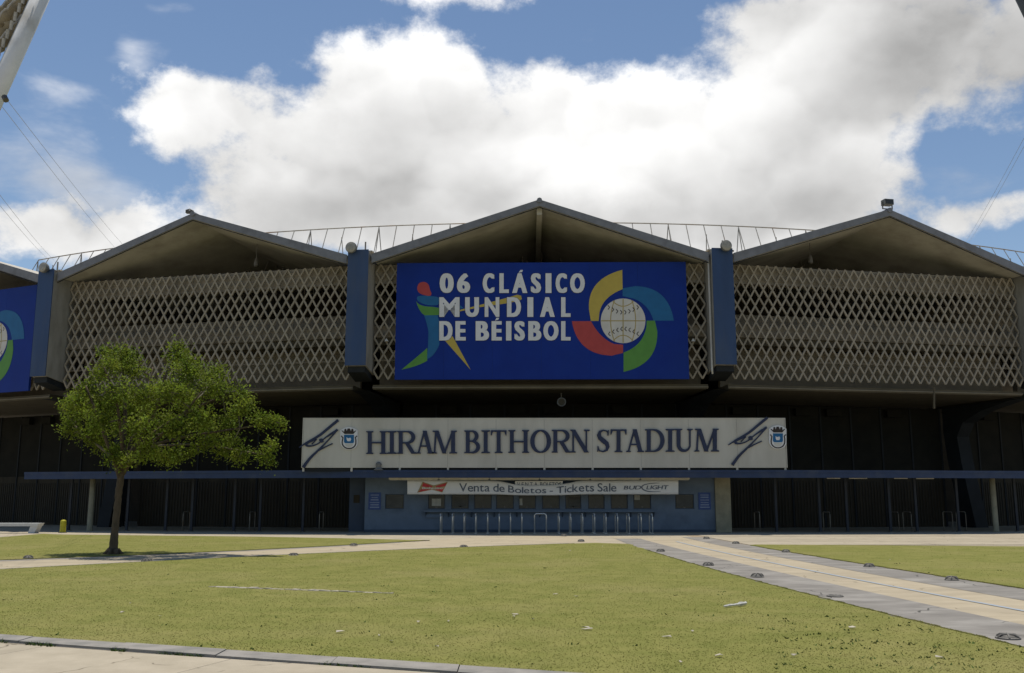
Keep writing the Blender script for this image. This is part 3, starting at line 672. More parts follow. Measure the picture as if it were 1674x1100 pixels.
    shape('bat', [c1(*p) for p in [(614, 448), (790, 405), (1000, 350), (1130, 312), (1165, 320), (1172, 352), (1140, 370), (1000, 395), (790, 425), (616, 462)]], 'bill_yellow')
    rows = [('06 CLASICO', [c1(433, 0)[0], c1(560, 0)[0], c1(588, 0)[0], c1(708, 0)[0], None, None, c1(820, 0)[0], c1(925, 0)[0], c1(970, 0)[0], c1(1055, 0)[0], c1(1085, 0)[0], c1(1222, 0)[0], c1(1252, 0)[0], c1(1345, 0)[0], c1(1385, 0)[0], c3(8, 0)[0], c3(45, 0)[0], c3(148, 0)[0], c3(175, 0)[0], c3(308, 0)[0]], 120, 297),
            ('MUNDIAL', [c1(430, 0)[0], c1(612, 0)[0], c1(662, 0)[0], c1(787, 0)[0], c1(838, 0)[0], c1(970, 0)[0], c1(1038, 0)[0], c1(1165, 0)[0], c1(1222, 0)[0], c1(1275, 0)[0], c1(1335, 0)[0], c3(38, 0)[0], c3(95, 0)[0], c3(180, 0)[0]], 335, 512),
            ('DE BEISBOL', [c1(430, 0)[0], c1(550, 0)[0], c1(575, 0)[0], c1(668, 0)[0], None, None, c1(757, 0)[0], c1(878, 0)[0], c1(900, 0)[0], c1(992, 0)[0], c1(1030, 0)[0], c1(1078, 0)[0], c1(1105, 0)[0], c1(1200, 0)[0], c1(1230, 0)[0], c1(1348, 0)[0], c1(1365, 0)[0], c3(72, 0)[0], c3(95, 0)[0], c3(180, 0)[0]], 550, 724)]
    for txt, xsr, ya, yb in rows:
        y0, y1 = 425 + ya / 5.5, 425 + yb / 5.5
        for i, chh in enumerate(txt):
            if chh == ' ': continue
            xa, xb = xsr[2 * i], xsr[2 * i + 1]
            for nm, m, ex, d in (('letter_outline', 'bill_dark', .55, .019), ('letter', 'bill_white', 0, .024)):
                s_ = MB()
                for q_, sh in enumerate((-1.0, 1.0, 0.0) if chh not in 'IM' else (0.0,)):
                    kx_ = 0 if chh in 'IM' else 1.1 if chh == 'N' else 1.6
                    put_glyph(s_, chh, lambda a, b: f(xa - ex + kx_ + sh * kx_ + (xb - xa + 2 * ex - 2 * kx_) * a, y1 + ex - (y1 - y0 + 2 * ex) * b, d + .0012 * q_), .0 if chh == 'I' else .035 if chh == 'M' else .012 if chh == 'N' else .022)
                lo_ = s_.build(nm, m, t if nm == 'letter_outline' else lo_, world=False)
    for q in ([(1142, 115), (1160, 90), (1182, 90), (1175, 108)], [(930, 545), (945, 520), (968, 520), (960, 538)]):
        shape('accent_mark', [c1(*p) for p in q], 'bill_white', .024)
    return t
billboard(0, 'blue tournament billboard with white lettering, batter and ball emblem on the central bay')
billboard(-2, 'blue tournament billboard cut off by the left edge of the picture', only_right=False)

# ------------------------------------------------------------------ entrance canopy
YC = 44.2
cpts = [P(40, 775, 47.6), P(300, 772, 45.6), P(494, 771, 44.6), P(620, 771, YC), P(1290, 771, YC), P(1480, 771, 44.6), P(1674, 771, 45.6), P(1900, 771, 47.5)]
CAN = root('entrance_canopy', (1.35, 45.0, 0), 'long thin dark blue entrance canopy on slim posts across the whole front', 'canopy')
ZC0, ZC1 = 2.52, 2.86
for i in range(len(cpts) - 1):
    a, b = Vector((cpts[i].x, cpts[i].y, 0)), Vector((cpts[i + 1].x, cpts[i + 1].y, 0)); d = (b - a).normalized(); n = Vector((d.y, -d.x, 0)) * -1
    MB().hexa([a + Vector((0, 0, ZC0)), b + Vector((0, 0, ZC0)), b + n * .10 + Vector((0, 0, ZC0)), a + n * .10 + Vector((0, 0, ZC0)), a + Vector((0, 0, ZC1)), b + Vector((0, 0, ZC1)), b + n * .10 + Vector((0, 0, ZC1)), a + n * .10 + Vector((0, 0, ZC1))]).build('fascia', 'canopy_blue', CAN)
    lip = MB(); lip.hexa([a - n * .03 + Vector((0, 0, ZC1 - .10)), b - n * .03 + Vector((0, 0, ZC1 - .10)), b - n * .002 + Vector((0, 0, ZC1 - .10)), a - n * .002 + Vector((0, 0, ZC1 - .10)), a - n * .03 + Vector((0, 0, ZC1 + .01)), b - n * .03 + Vector((0, 0, ZC1 + .01)), b - n * .002 + Vector((0, 0, ZC1 + .01)), a - n * .002 + Vector((0, 0, ZC1 + .01))]); lip.build('lip', 'canopy_blue', CAN)
    MB().hexa([a + n * .103 + Vector((0, 0, ZC0 + .1)), b + n * .103 + Vector((0, 0, ZC0 + .1)), b + n * 4.2 + Vector((0, 0, ZC0 + .1)), a + n * 4.2 + Vector((0, 0, ZC0 + .1)), a + n * .103 + Vector((0, 0, ZC1 - .06)), b + n * .103 + Vector((0, 0, ZC1 - .06)), b + n * 4.2 + Vector((0, 0, ZC1 - .06)), a + n * 4.2 + Vector((0, 0, ZC1 - .06))]).build('deck', 'canopy_under', CAN)
def canopy_y(px):
    for i in range(len(cpts) - 1):
        x = P(px, 771, 45).x
        if cpts[i].x <= x <= cpts[i + 1].x:
            return cpts[i].y + (cpts[i + 1].y - cpts[i].y) * (x - cpts[i].x) / (cpts[i + 1].x - cpts[i].x)
    return 47.0
for px in (117, 211, 274, 316, 385, 427, 497, 1267, 1338, 1382, 1452, 1495, 1563, 1658):
    Y = canopy_y(px) + 1.6; x = P(px, 800, Y).x
    po = MB().box((x - .055, Y - .055, 0), (x + .055, Y + .055, ZC0 + .09)).build('post', 'post', CAN)
    MB().box((x - .11, Y - .11, .001), (x + .11, Y + .11, .03)).build('base_plate', 'iron', po)
for px in (151, 1623):
    Y = canopy_y(px) + 1.2; x = P(px, 800, Y).x
    MB().lathe([(.16, 0), (.15, .05), (.13, .1), (.13, ZC0 + .09)], 16, (x, Y, 0)).build('column', 'post_beige', CAN, smooth=True)
# tube lamps under the canopy on the right
for a, b, lb in ((1350, 1375, 'short pale tube lamp under the canopy, nearest to the booth on the right'), (1386, 1419, 'pale tube lamp under the right canopy, second from the booth'), (1460, 1485, 'short pale tube lamp under the right canopy, third from the booth'), (1496, 1528, 'pale tube lamp under the right canopy, farthest from the booth')):
    Y = canopy_y((a + b) / 2) + .9; p0, p1 = P(a, 780, Y), P(b, 780, Y); xm = (p0.x + p1.x) / 2
    t = root('tube_lamp', (xm, Y, ZC0 + .02), lb, 'lamp', 'tube lamps under the right canopy')
    hl = (p1.x - p0.x) / 2
    MB().box((-hl, -.06, -.0), (hl, .06, .078)).build('housing', 'fixture_white', t, world=False)
    MB().tube([(-hl + .05, 0, -.025), (hl - .05, 0, -.025)], .022, 8).build('tube', 'fixture_white', t, world=False)
# short barrier posts by the gates
bp_ = [(299, 842, 868), (408, 842, 868), (522, 842, 868), (1242, 842, 868), (1357, 842, 868), (1469, 842, 868), (1490, 842, 868), (1557, 843, 867), (1579, 843, 867)]
gl_ = ['farthest from the booth on its left', 'second from the booth on its left', 'closest to the booth on its left', 'closest to the booth on its right', 'second from the booth on its right', 'third from the booth on its right', 'fourth from the booth on its right', 'fifth from the booth on its right', 'farthest from the booth on its right']
for i, (px, y0, y1) in enumerate(bp_):
    Y = canopy_y(px) + 2.3; x = P(px, 850, Y).x
    t = root('gate_rail', (x, Y, 0), 'slim steel rail loop before the gates, ' + gl_[i], 'rail', 'gate rails ' + ('left' if px < 600 else 'right') + ' of the booth')
    MB().tube([(0, 0, 0), (0, 0, .82), (0, .03, .9), (0, .10, .93), (0, .9, .93), (0, .97, .9), (0, 1.0, .82), (0, 1.0, 0)], .022, 8).build('tube', 'rail_metal', t, world=False, smooth=True, fixn=False)
    MB().lathe([(.06, 0.001), (.06, .015), (.025, .02)], 10).lathe([(.06, 0.001), (.06, .015), (.025, .02)], 10, (0, 1.0, 0)).build('foot', 'iron', t, world=False)

# ------------------------------------------------------------------ the name sign
YS = 44.26
p0, p1 = P(494, 764, YS), P(1286, 764, YS); ztop = P(890, 684.5, YS).z; zbot = P(890, 764.5, YS).z
SG = root('name_sign', ((p0.x + p1.x) / 2, YS, ZC1), 'long cream name board with dark serif lettering standing on the blue canopy', 'sign')
MB().box((p0.x + .02, YS + .02, zbot + .02), (p1.x - .02, YS + .12, ztop - .02)).build('backing', 'navy', SG)
for i in range(10):
    MB().box((p0.x + (p1.x - p0.x) * i / 10 + .004, YS, zbot), (p0.x + (p1.x - p0.x) * (i + 1) / 10 - .004, YS + .14, ztop)).build('board', 'board', SG)
fr = MB().box((p0.x - .04, YS - .02, ztop + .002), (p1.x + .04, YS + .16, ztop + .04))
fr.box((p0.x - .04, YS - .02, zbot), (p0.x - .003, YS + .16, ztop)).box((p1.x + .003, YS - .02, zbot), (p1.x + .04, YS + .16, ztop)); fr.build('frame', 'board', SG)
for i in range(11):
    x = p0.x + .05 + (p1.x - p0.x - .1) * i / 10
    MB().box((x - .045, YS + .01, ZC1 - .05), (x + .045, YS + .12, zbot - .002)).build('support_foot', 'board', SG)
MB().box((p0.x + .1, YS + .06, ZC1 - .05), (p1.x - .1, YS + .10, zbot - .03)).build('base_rail', 'frame_dark', SG)
def fs(px, py, d): q = P(px, py, YS); return (q.x, YS - d, q.z)
cnt = [0]
def serif_letter(ch, x0, x1, ya, yb):
    W, H = x1 - x0, yb - ya; mb = MB(); layer = [0]
    def ff(u, v, d): return fs(x0 + u, yb - v, d)
    def pr(poly):
        layer[0] += 1; mb.prism(poly, ff, .004, .07 + .0025 * layer[0])
    def bar(xa, xb, va=0, vb=None): pr([(xa, va), (xb, va), (xb, H if vb is None else vb), (xa, H if vb is None else vb)])
    def serif(xa, xb, v, up):            # thin foot with brackets
        s_ = 1 if up else -1
        pr([(xa, v), (xb, v), (xb, v + s_ * 1.6), (xb - 2.2, v + s_ * 2.6), (xa + 2.2, v + s_ * 2.6), (xa, v + s_ * 1.6)])
    def arc(cx, cy, rx, ry, a0, a1, thick, thin, n=18):
        pts, ws = [], []
        for i in range(n + 1):
            a = R(a0 + (a1 - a0) * i / n); pts.append((cx + rx * math.cos(a), cy + ry * math.sin(a))); ws.append(thin + (thick - thin) * abs(math.cos(a)))
        layer[0] += 1; ribbon_mesh(mb, pts, ws, ff, .004, .07 + .0025 * layer[0])
    def diag(a, b, w_):
        l = math.hypot(b[0] - a[0], b[1] - a[1]); k_ = w_ / 2 * l / max(abs(b[1] - a[1]), .1)
        pr([(a[0] - k_, a[1]), (a[0] + k_, a[1]), (b[0] + k_, b[1]), (b[0] - k_, b[1])])
    T = 6.4; t_ = 2.4; S = 1.9
    if ch == 'I': bar(W / 2 - T / 2, W / 2 + T / 2); serif(0, W, 0, True); serif(0, W, H, False)
    elif ch == 'H':
        for c_ in (T * .9, W - T * .9): bar(c_ - T / 2, c_ + T / 2); serif(c_ - T * .9, c_ + T * .9, 0, True); serif(c_ - T * .9, c_ + T * .9, H, False)
        bar(T, W - T, H * .46, H * .46 + t_ * 1.1)
    elif ch in 'RB':
        c_ = T * .9; bar(c_ - T / 2, c_ + T / 2); serif(0, c_ + T * .6, 0, True)
        hv = .48 if ch == 'R' else .53; x_ = W * (.50 if ch == 'R' else .46)
        bar(c_, x_, H - t_, H); bar(c_, x_, H * hv - t_ / 2, H * hv + t_ / 2); pr([(0, H), (0, H - 1.6), (2, H - 2.6), (c_, H - 2.6), (c_, H)])
        arc(x_, (H + H * hv) / 2 - t_ / 4, W * .94 - x_ - T / 2 - (1.0 if ch == 'B' else 0), (H - H * hv) / 2 - t_ / 4, -90, 90, T, t_)
        if ch == 'R': diag((W - T * .75, 0), (W * .48, H * .5), T * .95); serif(W - T * 1.2, W + 1, 0, True)
        else:
            bar(c_, x_, 0, t_); arc(x_, H * hv / 2 + t_ / 4 - .2, W - x_ - T / 2, H * hv / 2 - t_ / 4, -90, 90, T, t_)
    elif ch == 'A':
        ap = W * .46; diag((3.2, 1), (ap, H), t_ + .3); diag((W - T * .8, 0), (ap + .5, H), T); bar(W * .25, W * .68, H * .30, H * .30 + t_)
        serif(-.5, 7, 0, True); serif(W - T * 1.6, W + .5, 0, True)
    elif ch == 'M':
        diag((4.0, 0), (6.0, H), t_ + .4); diag((W * .49, 0), (7.5, H), T * .95); diag((W * .49, 0), (W - 7.2, H), t_ + .6); bar(W - T * 1.55, W - T * .55)
        serif(0, 8, 0, True); serif(W - T * 2, W, 0, True); serif(1, 9, H, False); serif(W - 10, W - .5, H, False)
    elif ch == 'T':
        bar(W / 2 - T / 2, W / 2 + T / 2); serif(W / 2 - T, W / 2 + T, 0, True); bar(0, W, H - t_ * 1.1, H)
        pr([(0, H), (0, H - 8.5), (1.2, H - 8.5), (3.6, H - 2.4), (3.6, H)]); pr([(W, H), (W, H - 8.5), (W - 1.2, H - 8.5), (W - 3.6, H - 2.4), (W - 3.6, H)])
    elif ch == 'O': arc(W / 2, H / 2, W / 2 - T / 2, H / 2 + .2 - t_ / 2, 0, 360, T + .6, t_, 36)
    elif ch == 'N':
        bar(3.0, 3.0 + t_ + .4); bar(W - 4.4 - t_, W - 4.4); diag((W - 5.2, 0), (4.0, H), T)
        serif(0, 8.4, 0, True); serif(W - 9.5, W, H, False); serif(-.5, 6, H, False)
    elif ch == 'D':
        c_ = T * .9; bar(c_ - T / 2, c_ + T / 2); x_ = W * .42; bar(0, x_, H - t_, H); bar(0, x_, 0, t_)
        arc(x_, H / 2, W - x_ - T / 2, H / 2 - t_ / 2, -90, 90, T + .4, t_)
    elif ch == 'U':
        a_ = T * .95; bar(a_ - T / 2, a_ + T / 2, H * .3); xb_ = W - 4.4; bar(xb_ - t_ / 2, xb_ + t_ / 2, H * .3)
        cx_ = (a_ + xb_) / 2; pts, ws = [], []
        for i in range(19):
            a = math.pi + math.pi * i / 18; pts.append((cx_ + (xb_ - a_) / 2 * math.cos(a), H * .31 + (H * .31 - 1.6) * math.sin(a))); ws.append(T + (t_ - T) * i / 18)
        layer[0] += 1; ribbon_mesh(mb, pts, ws, ff, .004, .07 + .0025 * layer[0])
        serif(a_ - T * .95, a_ + T * .95, H, False); serif(xb_ - 4.4, xb_ + 4.4, H, False)
    elif ch == 'S':
        k_ = [(W * .90, H * .78), (W * .78, H * .93), (W * .5, H * .965), (W * .24, H * .90), (W * .16, H * .76), (W * .24, H * .63), (W * .5, H * .51), (W * .76, H * .39), (W * .85, H * .24), (W * .76, H * .10), (W * .48, H * .035), (W * .2, H * .07), (W * .08, H * .24)]
        ws = [1.6, 2.2, 2.6, 4.6, 6.6, 7.2, 7.8, 7.2, 6.4, 4.4, 2.6, 2.2, 1.6]
        layer[0] += 1; ribbon_mesh(mb, k_, ws, ff, .004, .07 + .0025 * layer[0])
        pr([(W * .94, H * .97), (W * .90, H * .72), (W * .82, H * .74), (W * .86, H * .97)]); pr([(W * .03, H * .03), (W * .05, H * .28), (W * .13, H * .27), (W * .1, H * .03)])
    return mb.build('letter', 'navy', SG)
name = [('H', 599, 632.5), ('I', 633, 648.5), ('R', 649.5, 681), ('A', 681, 709), ('M', 706.5, 747.5), ('B', 759, 785), ('I', 787, 801), ('T', 802.5, 828), ('H', 831, 865), ('O', 867, 900.5), ('R', 902, 933), ('N', 932.5, 964), ('S', 975.7, 996.5), ('T', 998, 1024), ('A', 1024, 1052), ('D', 1054.6, 1086), ('I', 1088, 1102.6), ('U', 1103, 1132), ('M', 1135, 1175)]
for ch, a, b in name:
    m_ = (a + b) / 2; dy = 2.2 * (m_ - 890) / 300
    serif_letter(ch, a, b, 702.8 - dy, 740.2 - dy)
# brush signature left and right, crest with crown
def sgn(dx, dy):
    mb = MB(); Ly = [0]
    def st(pts, ws):
        # smooth the stroke
        t_ = np.linspace(0, len(pts) - 1, 18); px = np.interp(t_, range(len(pts)), [p[0] for p in pts]); py = np.interp(t_, range(len(pts)), [p[1] for p in pts]); wv = np.interp(t_, range(len(pts)), ws)
        for _ in range(2):
            px[1:-1] = (px[:-2] + 2 * px[1:-1] + px[2:]) / 4; py[1:-1] = (py[:-2] + 2 * py[1:-1] + py[2:]) / 4
        Ly[0] += 1
        ribbon_mesh(mb, [(1180 + x / 11 + dx, 670 + y / 11 + dy) for x, y in zip(px, py)], [float(v) / 11 for v in wv], fs, .004, .05 + .003 * Ly[0])
    st([(815, 140), (650, 275), (480, 420), (240, 550), (115, 632)], [50, 46, 44, 34, 14])
    st([(250, 540), (225, 600), (330, 615), (470, 565), (560, 470), (680, 390), (805, 312)], [40, 46, 24, 22, 20, 34, 40])
    st([(800, 318), (640, 500), (450, 690), (300, 830), (185, 992)], [26, 20, 34, 46, 56])
    st([(455, 690), (600, 615), (715, 562)], [26, 20, 22]); st([(240, 570), (440, 470), (340, 575)], [22, 20, 18]); st([(480, 520), (510, 510), (550, 505)], [60, 80, 60])
    return mb.build('signature', 'navy', SG)
sgn(0, 0); sgn(-701, 4)
def crest(x0, x1, y0, y1):
    sx_, sy_ = (x1 - x0) / 325, (y1 - y0) / 420
    def f(x, y): return (x0 + (x - 840) * sx_, y0 + (y - 280) * sy_)
    def pp(poly, d): return [f(*p) for p in poly]
    out = bez((845, 345), (1000, 220), (1160, 345)) + [(1160, 560)] + bez((1160, 600), (1130, 700), (1005, 700)) + bez((1005, 700), (870, 700), (845, 560))[1:]
    c = MB().prism(pp(out, 0), fs, .003, .05).build('crest', 'bill_white', SG)
    ed = MB(); ribbon_mesh(ed, [f(*p) for p in [(865, 445), (895, 480), (880, 560)] + bez((885, 600), (920, 680), (1005, 680)) + bez((1005, 680), (1100, 680), (1128, 590)) + [(1130, 520), (1120, 475), (1150, 445)]], 2.0, fs, .051, .056); ed.build('crest_scroll', 'bill_dark', c)
    MB().prism(pp([(915, 425), (1095, 425), (1095, 560), (1080, 580), (930, 580), (915, 560)], 0), fs, .051, .058).build('crest_shield', 'bill_sky', c)
    MB().prism(pp([(930, 590), (1080, 590), (1060, 640), (1005, 658), (950, 640)], 0), fs, .051, .058).build('crest_base', 'bill_grey', c)
    MB().prism(pp([(960, 470), (985, 490), (1030, 480), (1045, 505), (1030, 545), (980, 545), (965, 520)], 0), fs, .059, .064).build('crest_lamb', 'bill_white', c)
    MB().prism(pp([(925, 410), (865, 345), (895, 350), (915, 375), (925, 315), (955, 315), (962, 360), (980, 308), (1022, 308), (1040, 360), (1050, 315), (1080, 315), (1092, 375), (1110, 350), (1140, 345), (1085, 410)], 0), fs, .051, .060).build('crest_crown', 'bill_dark', c)
crest(1256.4, 1285.6, 695, 734); crest(556, 585.3, 698, 735)
# spotlight standing on the canopy before the sign
c = P(618, 766, 44.05); c.z = ZC1 + .012
t = root('spotlight', (c.x, 44.215, ZC1 + .011), 'small dark dome spotlight on the canopy under the sign lettering', 'spotlight')
MB().lathe([(.23, 0), (.20, .04), (.13, .10), (.12, .16), (.14, .22), (.13, .30), (.08, .36), (.02, .38)], 14, (0, -.0, 0)).build('housing', 'lamp_housing', t, world=False, smooth=True)
MB().box((-.2, -.05, .001), (.2, .1, .03)).build('bracket', 'iron', t, world=False)

# ------------------------------------------------------------------ ticket booth
YB = 46.0
def X(px, Y=YB): return P(px, 800, Y).x
def Z(py, Y=YB): return P(890, py, Y).z
xl, xr = X(597), X(1168)
TB = root('ticket_booth', ((xl + xr) / 2, YB, 0), 'blue ticket booth with a row of service windows under the canopy', 'ticket booth')
wins = [(700, 728), (738, 767), (775, 804), (811, 840), (848, 876), (886, 915), (924, 950), (961, 988), (998, 1026), (1035, 1064)]
wins_all = [(630, 661)] + wins + [(1103, 1134)]
zw0, zw1 = Z(832), Z(807.5)
# wall built round the openings
edges = [xl]
for a, b in wins_all: edges += [X(a), X(b)]
edges.append(xr)
wb = MB()
wb.box((xl, YB, 0), (xr, YB + .2, zw0)); wb.box((xl, YB, zw1), (xr, YB + .2, ZC0 + .08))
for i in range(0, len(edges), 2): wb.box((edges[i], YB, zw0), (edges[i + 1], YB + .2, zw1))
wb.build('wall', 'booth', TB)
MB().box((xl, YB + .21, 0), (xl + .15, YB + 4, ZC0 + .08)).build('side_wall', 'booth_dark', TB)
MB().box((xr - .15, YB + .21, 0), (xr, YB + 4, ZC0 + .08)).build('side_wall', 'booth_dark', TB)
MB().box((xl + .16, YB + 2.4, 0), (xr - .16, YB + 2.6, ZC0 + .08)).build('rear_wall', 'recess', TB)
for i, (a, b) in enumerate(wins_all):
    xa, xb = X(a), X(b)
    wf = MB(); e = .035
    wf.box((xa, YB + .03, zw0), (xa + e, YB + .12, zw1)).box((xb - e, YB + .03, zw0), (xb, YB + .12, zw1)).box((xa + e, YB + .03, zw1 - e), (xb - e, YB + .12, zw1)).box((xa + e, YB + .03, zw0), (xb - e, YB + .12, zw0 + e))
    wo_ = wf.build('window', 'booth_dark', TB)
    MB().box((xa + e, YB + .07, zw0 + e), (xb - e, YB + .08, zw1 - e)).build('pane', 'glass', wo_)
    if i not in (0,): MB().lathe([(.0, 0), (.06, .004), (.06, .006)], 12, ((xa + xb) / 2, YB + .066, zw0 + .09), 'y').build('speech_hole', 'iron', wo_)
for i, (q0, q1, r0_, r1_) in {0: (632, 658, 811, 829), 1: (706, 721, 815, 827), 2: (741, 764, 813, 829), 5: (849, 854, 815, 826), 7: (928, 948, 812, 829), 10: (1037, 1046, 809, 817), 11: (1106, 1131, 811, 828)}.items():
    MB().box((X(q0), YB + .060, Z(r1_)), (X(q1), YB + .064, Z(r0_))).build('posted_sheet', 'paper' if i in (1, 5, 10) else 'glass' if i == 99 else 'canopy_under', TB)
MB().box((X(694), YB - .28, zw0 - .14), (X(1070), YB - .004, zw0 - .06)).build('counter', 'booth', TB)
for i in range(11):
    x = X(697 + i * 37); MB().prism([(0, 0), (.24, 0), (0, -.24)], lambda a, b, d: (x + d, YB - .005 - a, zw0 - .142 + b), -.02, .02).build('bracket', 'booth_dark', TB)
MB().box((X(697), YB - .10, zw0 - .40), (X(724), YB - .004, zw0 - .245)).build('cable_box', 'booth', TB)
MB().box((xl, YB - .03, 0), (xr, YB - .003, .12)).build('skirting', 'booth_dark', TB)
# wall left of the booth and the beige column right of it
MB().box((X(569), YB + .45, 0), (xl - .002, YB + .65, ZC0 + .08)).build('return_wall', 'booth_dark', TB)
MB().box((xr + .002, YB - .15, 0), (X(1193), YB + 1.6, ZC0 + .08)).build('corner_column', 'post_beige', TB)
MB().box((X(576), YB + .42, Z(822, 46.4)), (X(586), YB + .448, Z(809, 46.4))).build('switch_box', 'gate', TB)
# notices on the wall
for px0, px1, lb in ((603, 623, 'dark blue notice board with pale print on the left end of the ticket booth'), (1141, 1161, 'dark blue notice board with pale print on the right end of the ticket booth')):
    c = Vector(((X(px0) + X(px1)) / 2, YB - .004, Z(833))); t = root('notice_board', c, lb, 'notice', 'blue notices on the booth')
    hw_, h_ = (X(px1) - X(px0)) / 2, Z(805) - Z(833)
    MB().box((-hw_, -.03, 0), (hw_, 0, h_)).build('plate', 'notice_blue', t, world=False)
    pr_ = MB()
    for i in range(6):
        z_ = h_ * (.10 + .145 * i); k_ = hw_ * random.uniform(.5, .82)
        pr_.box((-k_, -.034, z_), (k_, -.031, z_ + h_ * random.choice((.05, .075))))
    pr_.build('print', 'notice_print', t, world=False)
# strip lamps above the banner
xs_ = [635, 717, 800, 882, 965, 1047, 1128]
for i in range(6):
    a, b = X(xs_[i], 44.75) + .012, X(xs_[i + 1], 44.75) - .012; xm = (a + b) / 2; h2 = (b - a) / 2
    od = ['first', 'second', 'third', 'fourth', 'fifth', 'sixth'][i]
    t = root('strip_lamp', (xm, 44.75, Z(783.5, 44.75)), f'pale strip lamp above the ticket banner, {od} from the left', 'lamp', 'strip lamps over the ticket windows')
    MB().box((-h2, -.07, 0), (h2, .07, .10)).build('housing', 'fixture_white', t, world=False)
    MB().tube([(-h2 + .04, -.03, -.02), (h2 - .04, -.03, -.02)], .018, 8).build('tube', 'fixture_white', t, world=False)
    MB().box((-.03, -.03, .10), (.03, .03, ZC0 + .1 - Z(783.5, 44.75))).build('hanger', 'iron', t, world=False)
# banner
YN = 45.0
def sag(px): 
    d = (px - 881) / 55.0; return math.exp(-d ** 4)
def fbn(px, py, d, top=False):
    k_ = max(0, min(1, (py - 784) / 24.0)); s_ = sag(px)
    q = P(px, py + s_ * (9.0 * (1 - k_) + 1.6 * k_) - 1.2 * math.cos((px - 666) / 443 * 2 * math.pi * 2) * (1 - k_) * .6, YN)
    return (q.x, YN - d + .03 * math.sin(px / 19.0) * (.3 + s_), q.z)
BN = root('ticket_banner', P(888, 808, YN), 'white vinyl ticket sale banner sagging in the middle above the service windows', 'banner')
mb = MB(); nx, ny = 90, 5; vs = []; fsx = []
for j in range(ny + 1):
    for i in range(nx + 1): vs.append(fbn(666 + 443 * i / nx, 808 - 23 * j / ny, 0))
b_ = len(vs); vs += [(x, y + .012, z) for x, y, z in vs]
for j in range(ny):
    for i in range(nx):
        a = j * (nx + 1) + i; fsx += [(a, a + 1, a + nx + 2, a + nx + 1), (b_ + a, b_ + a + nx + 1, b_ + a + nx + 2, b_ + a + 1)]
for i in range(nx): fsx += [(i, b_ + i, b_ + i + 1, i + 1), (ny * (nx + 1) + i, ny * (nx + 1) + i + 1, b_ + ny * (nx + 1) + i + 1, b_ + ny * (nx + 1) + i)]
mb.add(vs, fsx).build('sheet', 'banner', BN, smooth=True)
def text_line(parent, txt, xa, xb, base, cap, m, bold=0.0, shear=0.0, f=fbn, d=.02, name='letter', gap=.055):
    adv, pos, pen = [], [], 0.0
    H = glyph('T')[3][1]
    for ch in txt:
        if ch == ' ': pen += .22; continue
        v, fc, lo, hi = glyph(ch, bold); pos.append((ch, pen + .03, lo, hi)); pen += hi[0] - lo[0] + gap
    sc_ = (xb - xa) / (pen - gap); vs_ = cap / H
    for ch, x, lo, hi in pos:
        mb_ = MB(); x0_ = xa + x * sc_; w_ = (hi[0] - lo[0]) * sc_
        def q(a, b): 
            yy = base - (lo[1] + (hi[1] - lo[1]) * b) * vs_
            return f(x0_ + w_ * a + shear * (base - yy), yy, d)
        put_glyph(mb_, ch, q, bold); mb_.build(name, m, parent)
text_line(BN, 'Venta de Boletos - Tickets Sale', 750, 1007, 803.2, 13.6, 'banner_ink', .004)
text_line(BN, 'BUD', 1019, 1047, 799.8, 6.0, 'banner_ink', .012, .25)
text_line(BN, 'LIGHT', 1056, 1091, 799.8, 6.0, 'banner_ink', .012, .25)
sw = MB(); ribbon_mesh(sw, bez((1078, 790), (1044, 790), (1050, 799)) + bez((1050, 799), (1058, 806), (1080, 803))[1:], [.5 + 1.2 * math.sin(math.pi * i / 28) for i in range(29)], fbn, .012, .022); sw.build('swoosh', 'banner_ink', BN)
def fb2(px, py, d): return fbn(px, py, d)
MB().prism([(682, 805.5), (691, 788), (709, 793.5), (732, 787.5), (723, 805), (706, 800.5)], fb2, .012, .020).build('emblem_edge', 'banner_gold', BN)
em = MB(); em.prism([(692, 789.5), (708, 795), (704, 797), (690, 795.5)], fb2, .0205, .025); em.prism([(684, 804.5), (689, 799.5), (703, 800), (705, 800.2)], fb2, .0205, .025)
em.prism([(712, 794.8), (730, 789.3), (728, 794.5), (714, 797)], fb2, .0205, .025); em.prism([(711, 800.5), (726, 797.5), (722.5, 803.8)], fb2, .0205, .025); em.build('emblem_bow', 'banner_red', BN)
text_line(BN, 'Budweiser', 690, 726, 799.6, 3.6, 'banner', .004, .2, d=.027)
# older sign behind the sag
YO = 45.09
OS = root('old_ticket_sign', P(879, 800, YO), 'older white ticket sign half hidden behind the sagging banner', 'sign')
MB().box((P(842, 800, YO).x, YO, P(842, 801, YO).z), (P(920, 800, YO).x, YO + .02, P(842, 786.2, YO).z)).build('plate', 'banner', OS)
text_line(OS, 'V E N T A  BOLETOS', 845, 917, 794.6, 6.2, 'banner_ink', .01, 0, f=lambda px, py, d: (P(px, py, YO).x, YO - d, P(px, py, YO).z), d=.006)
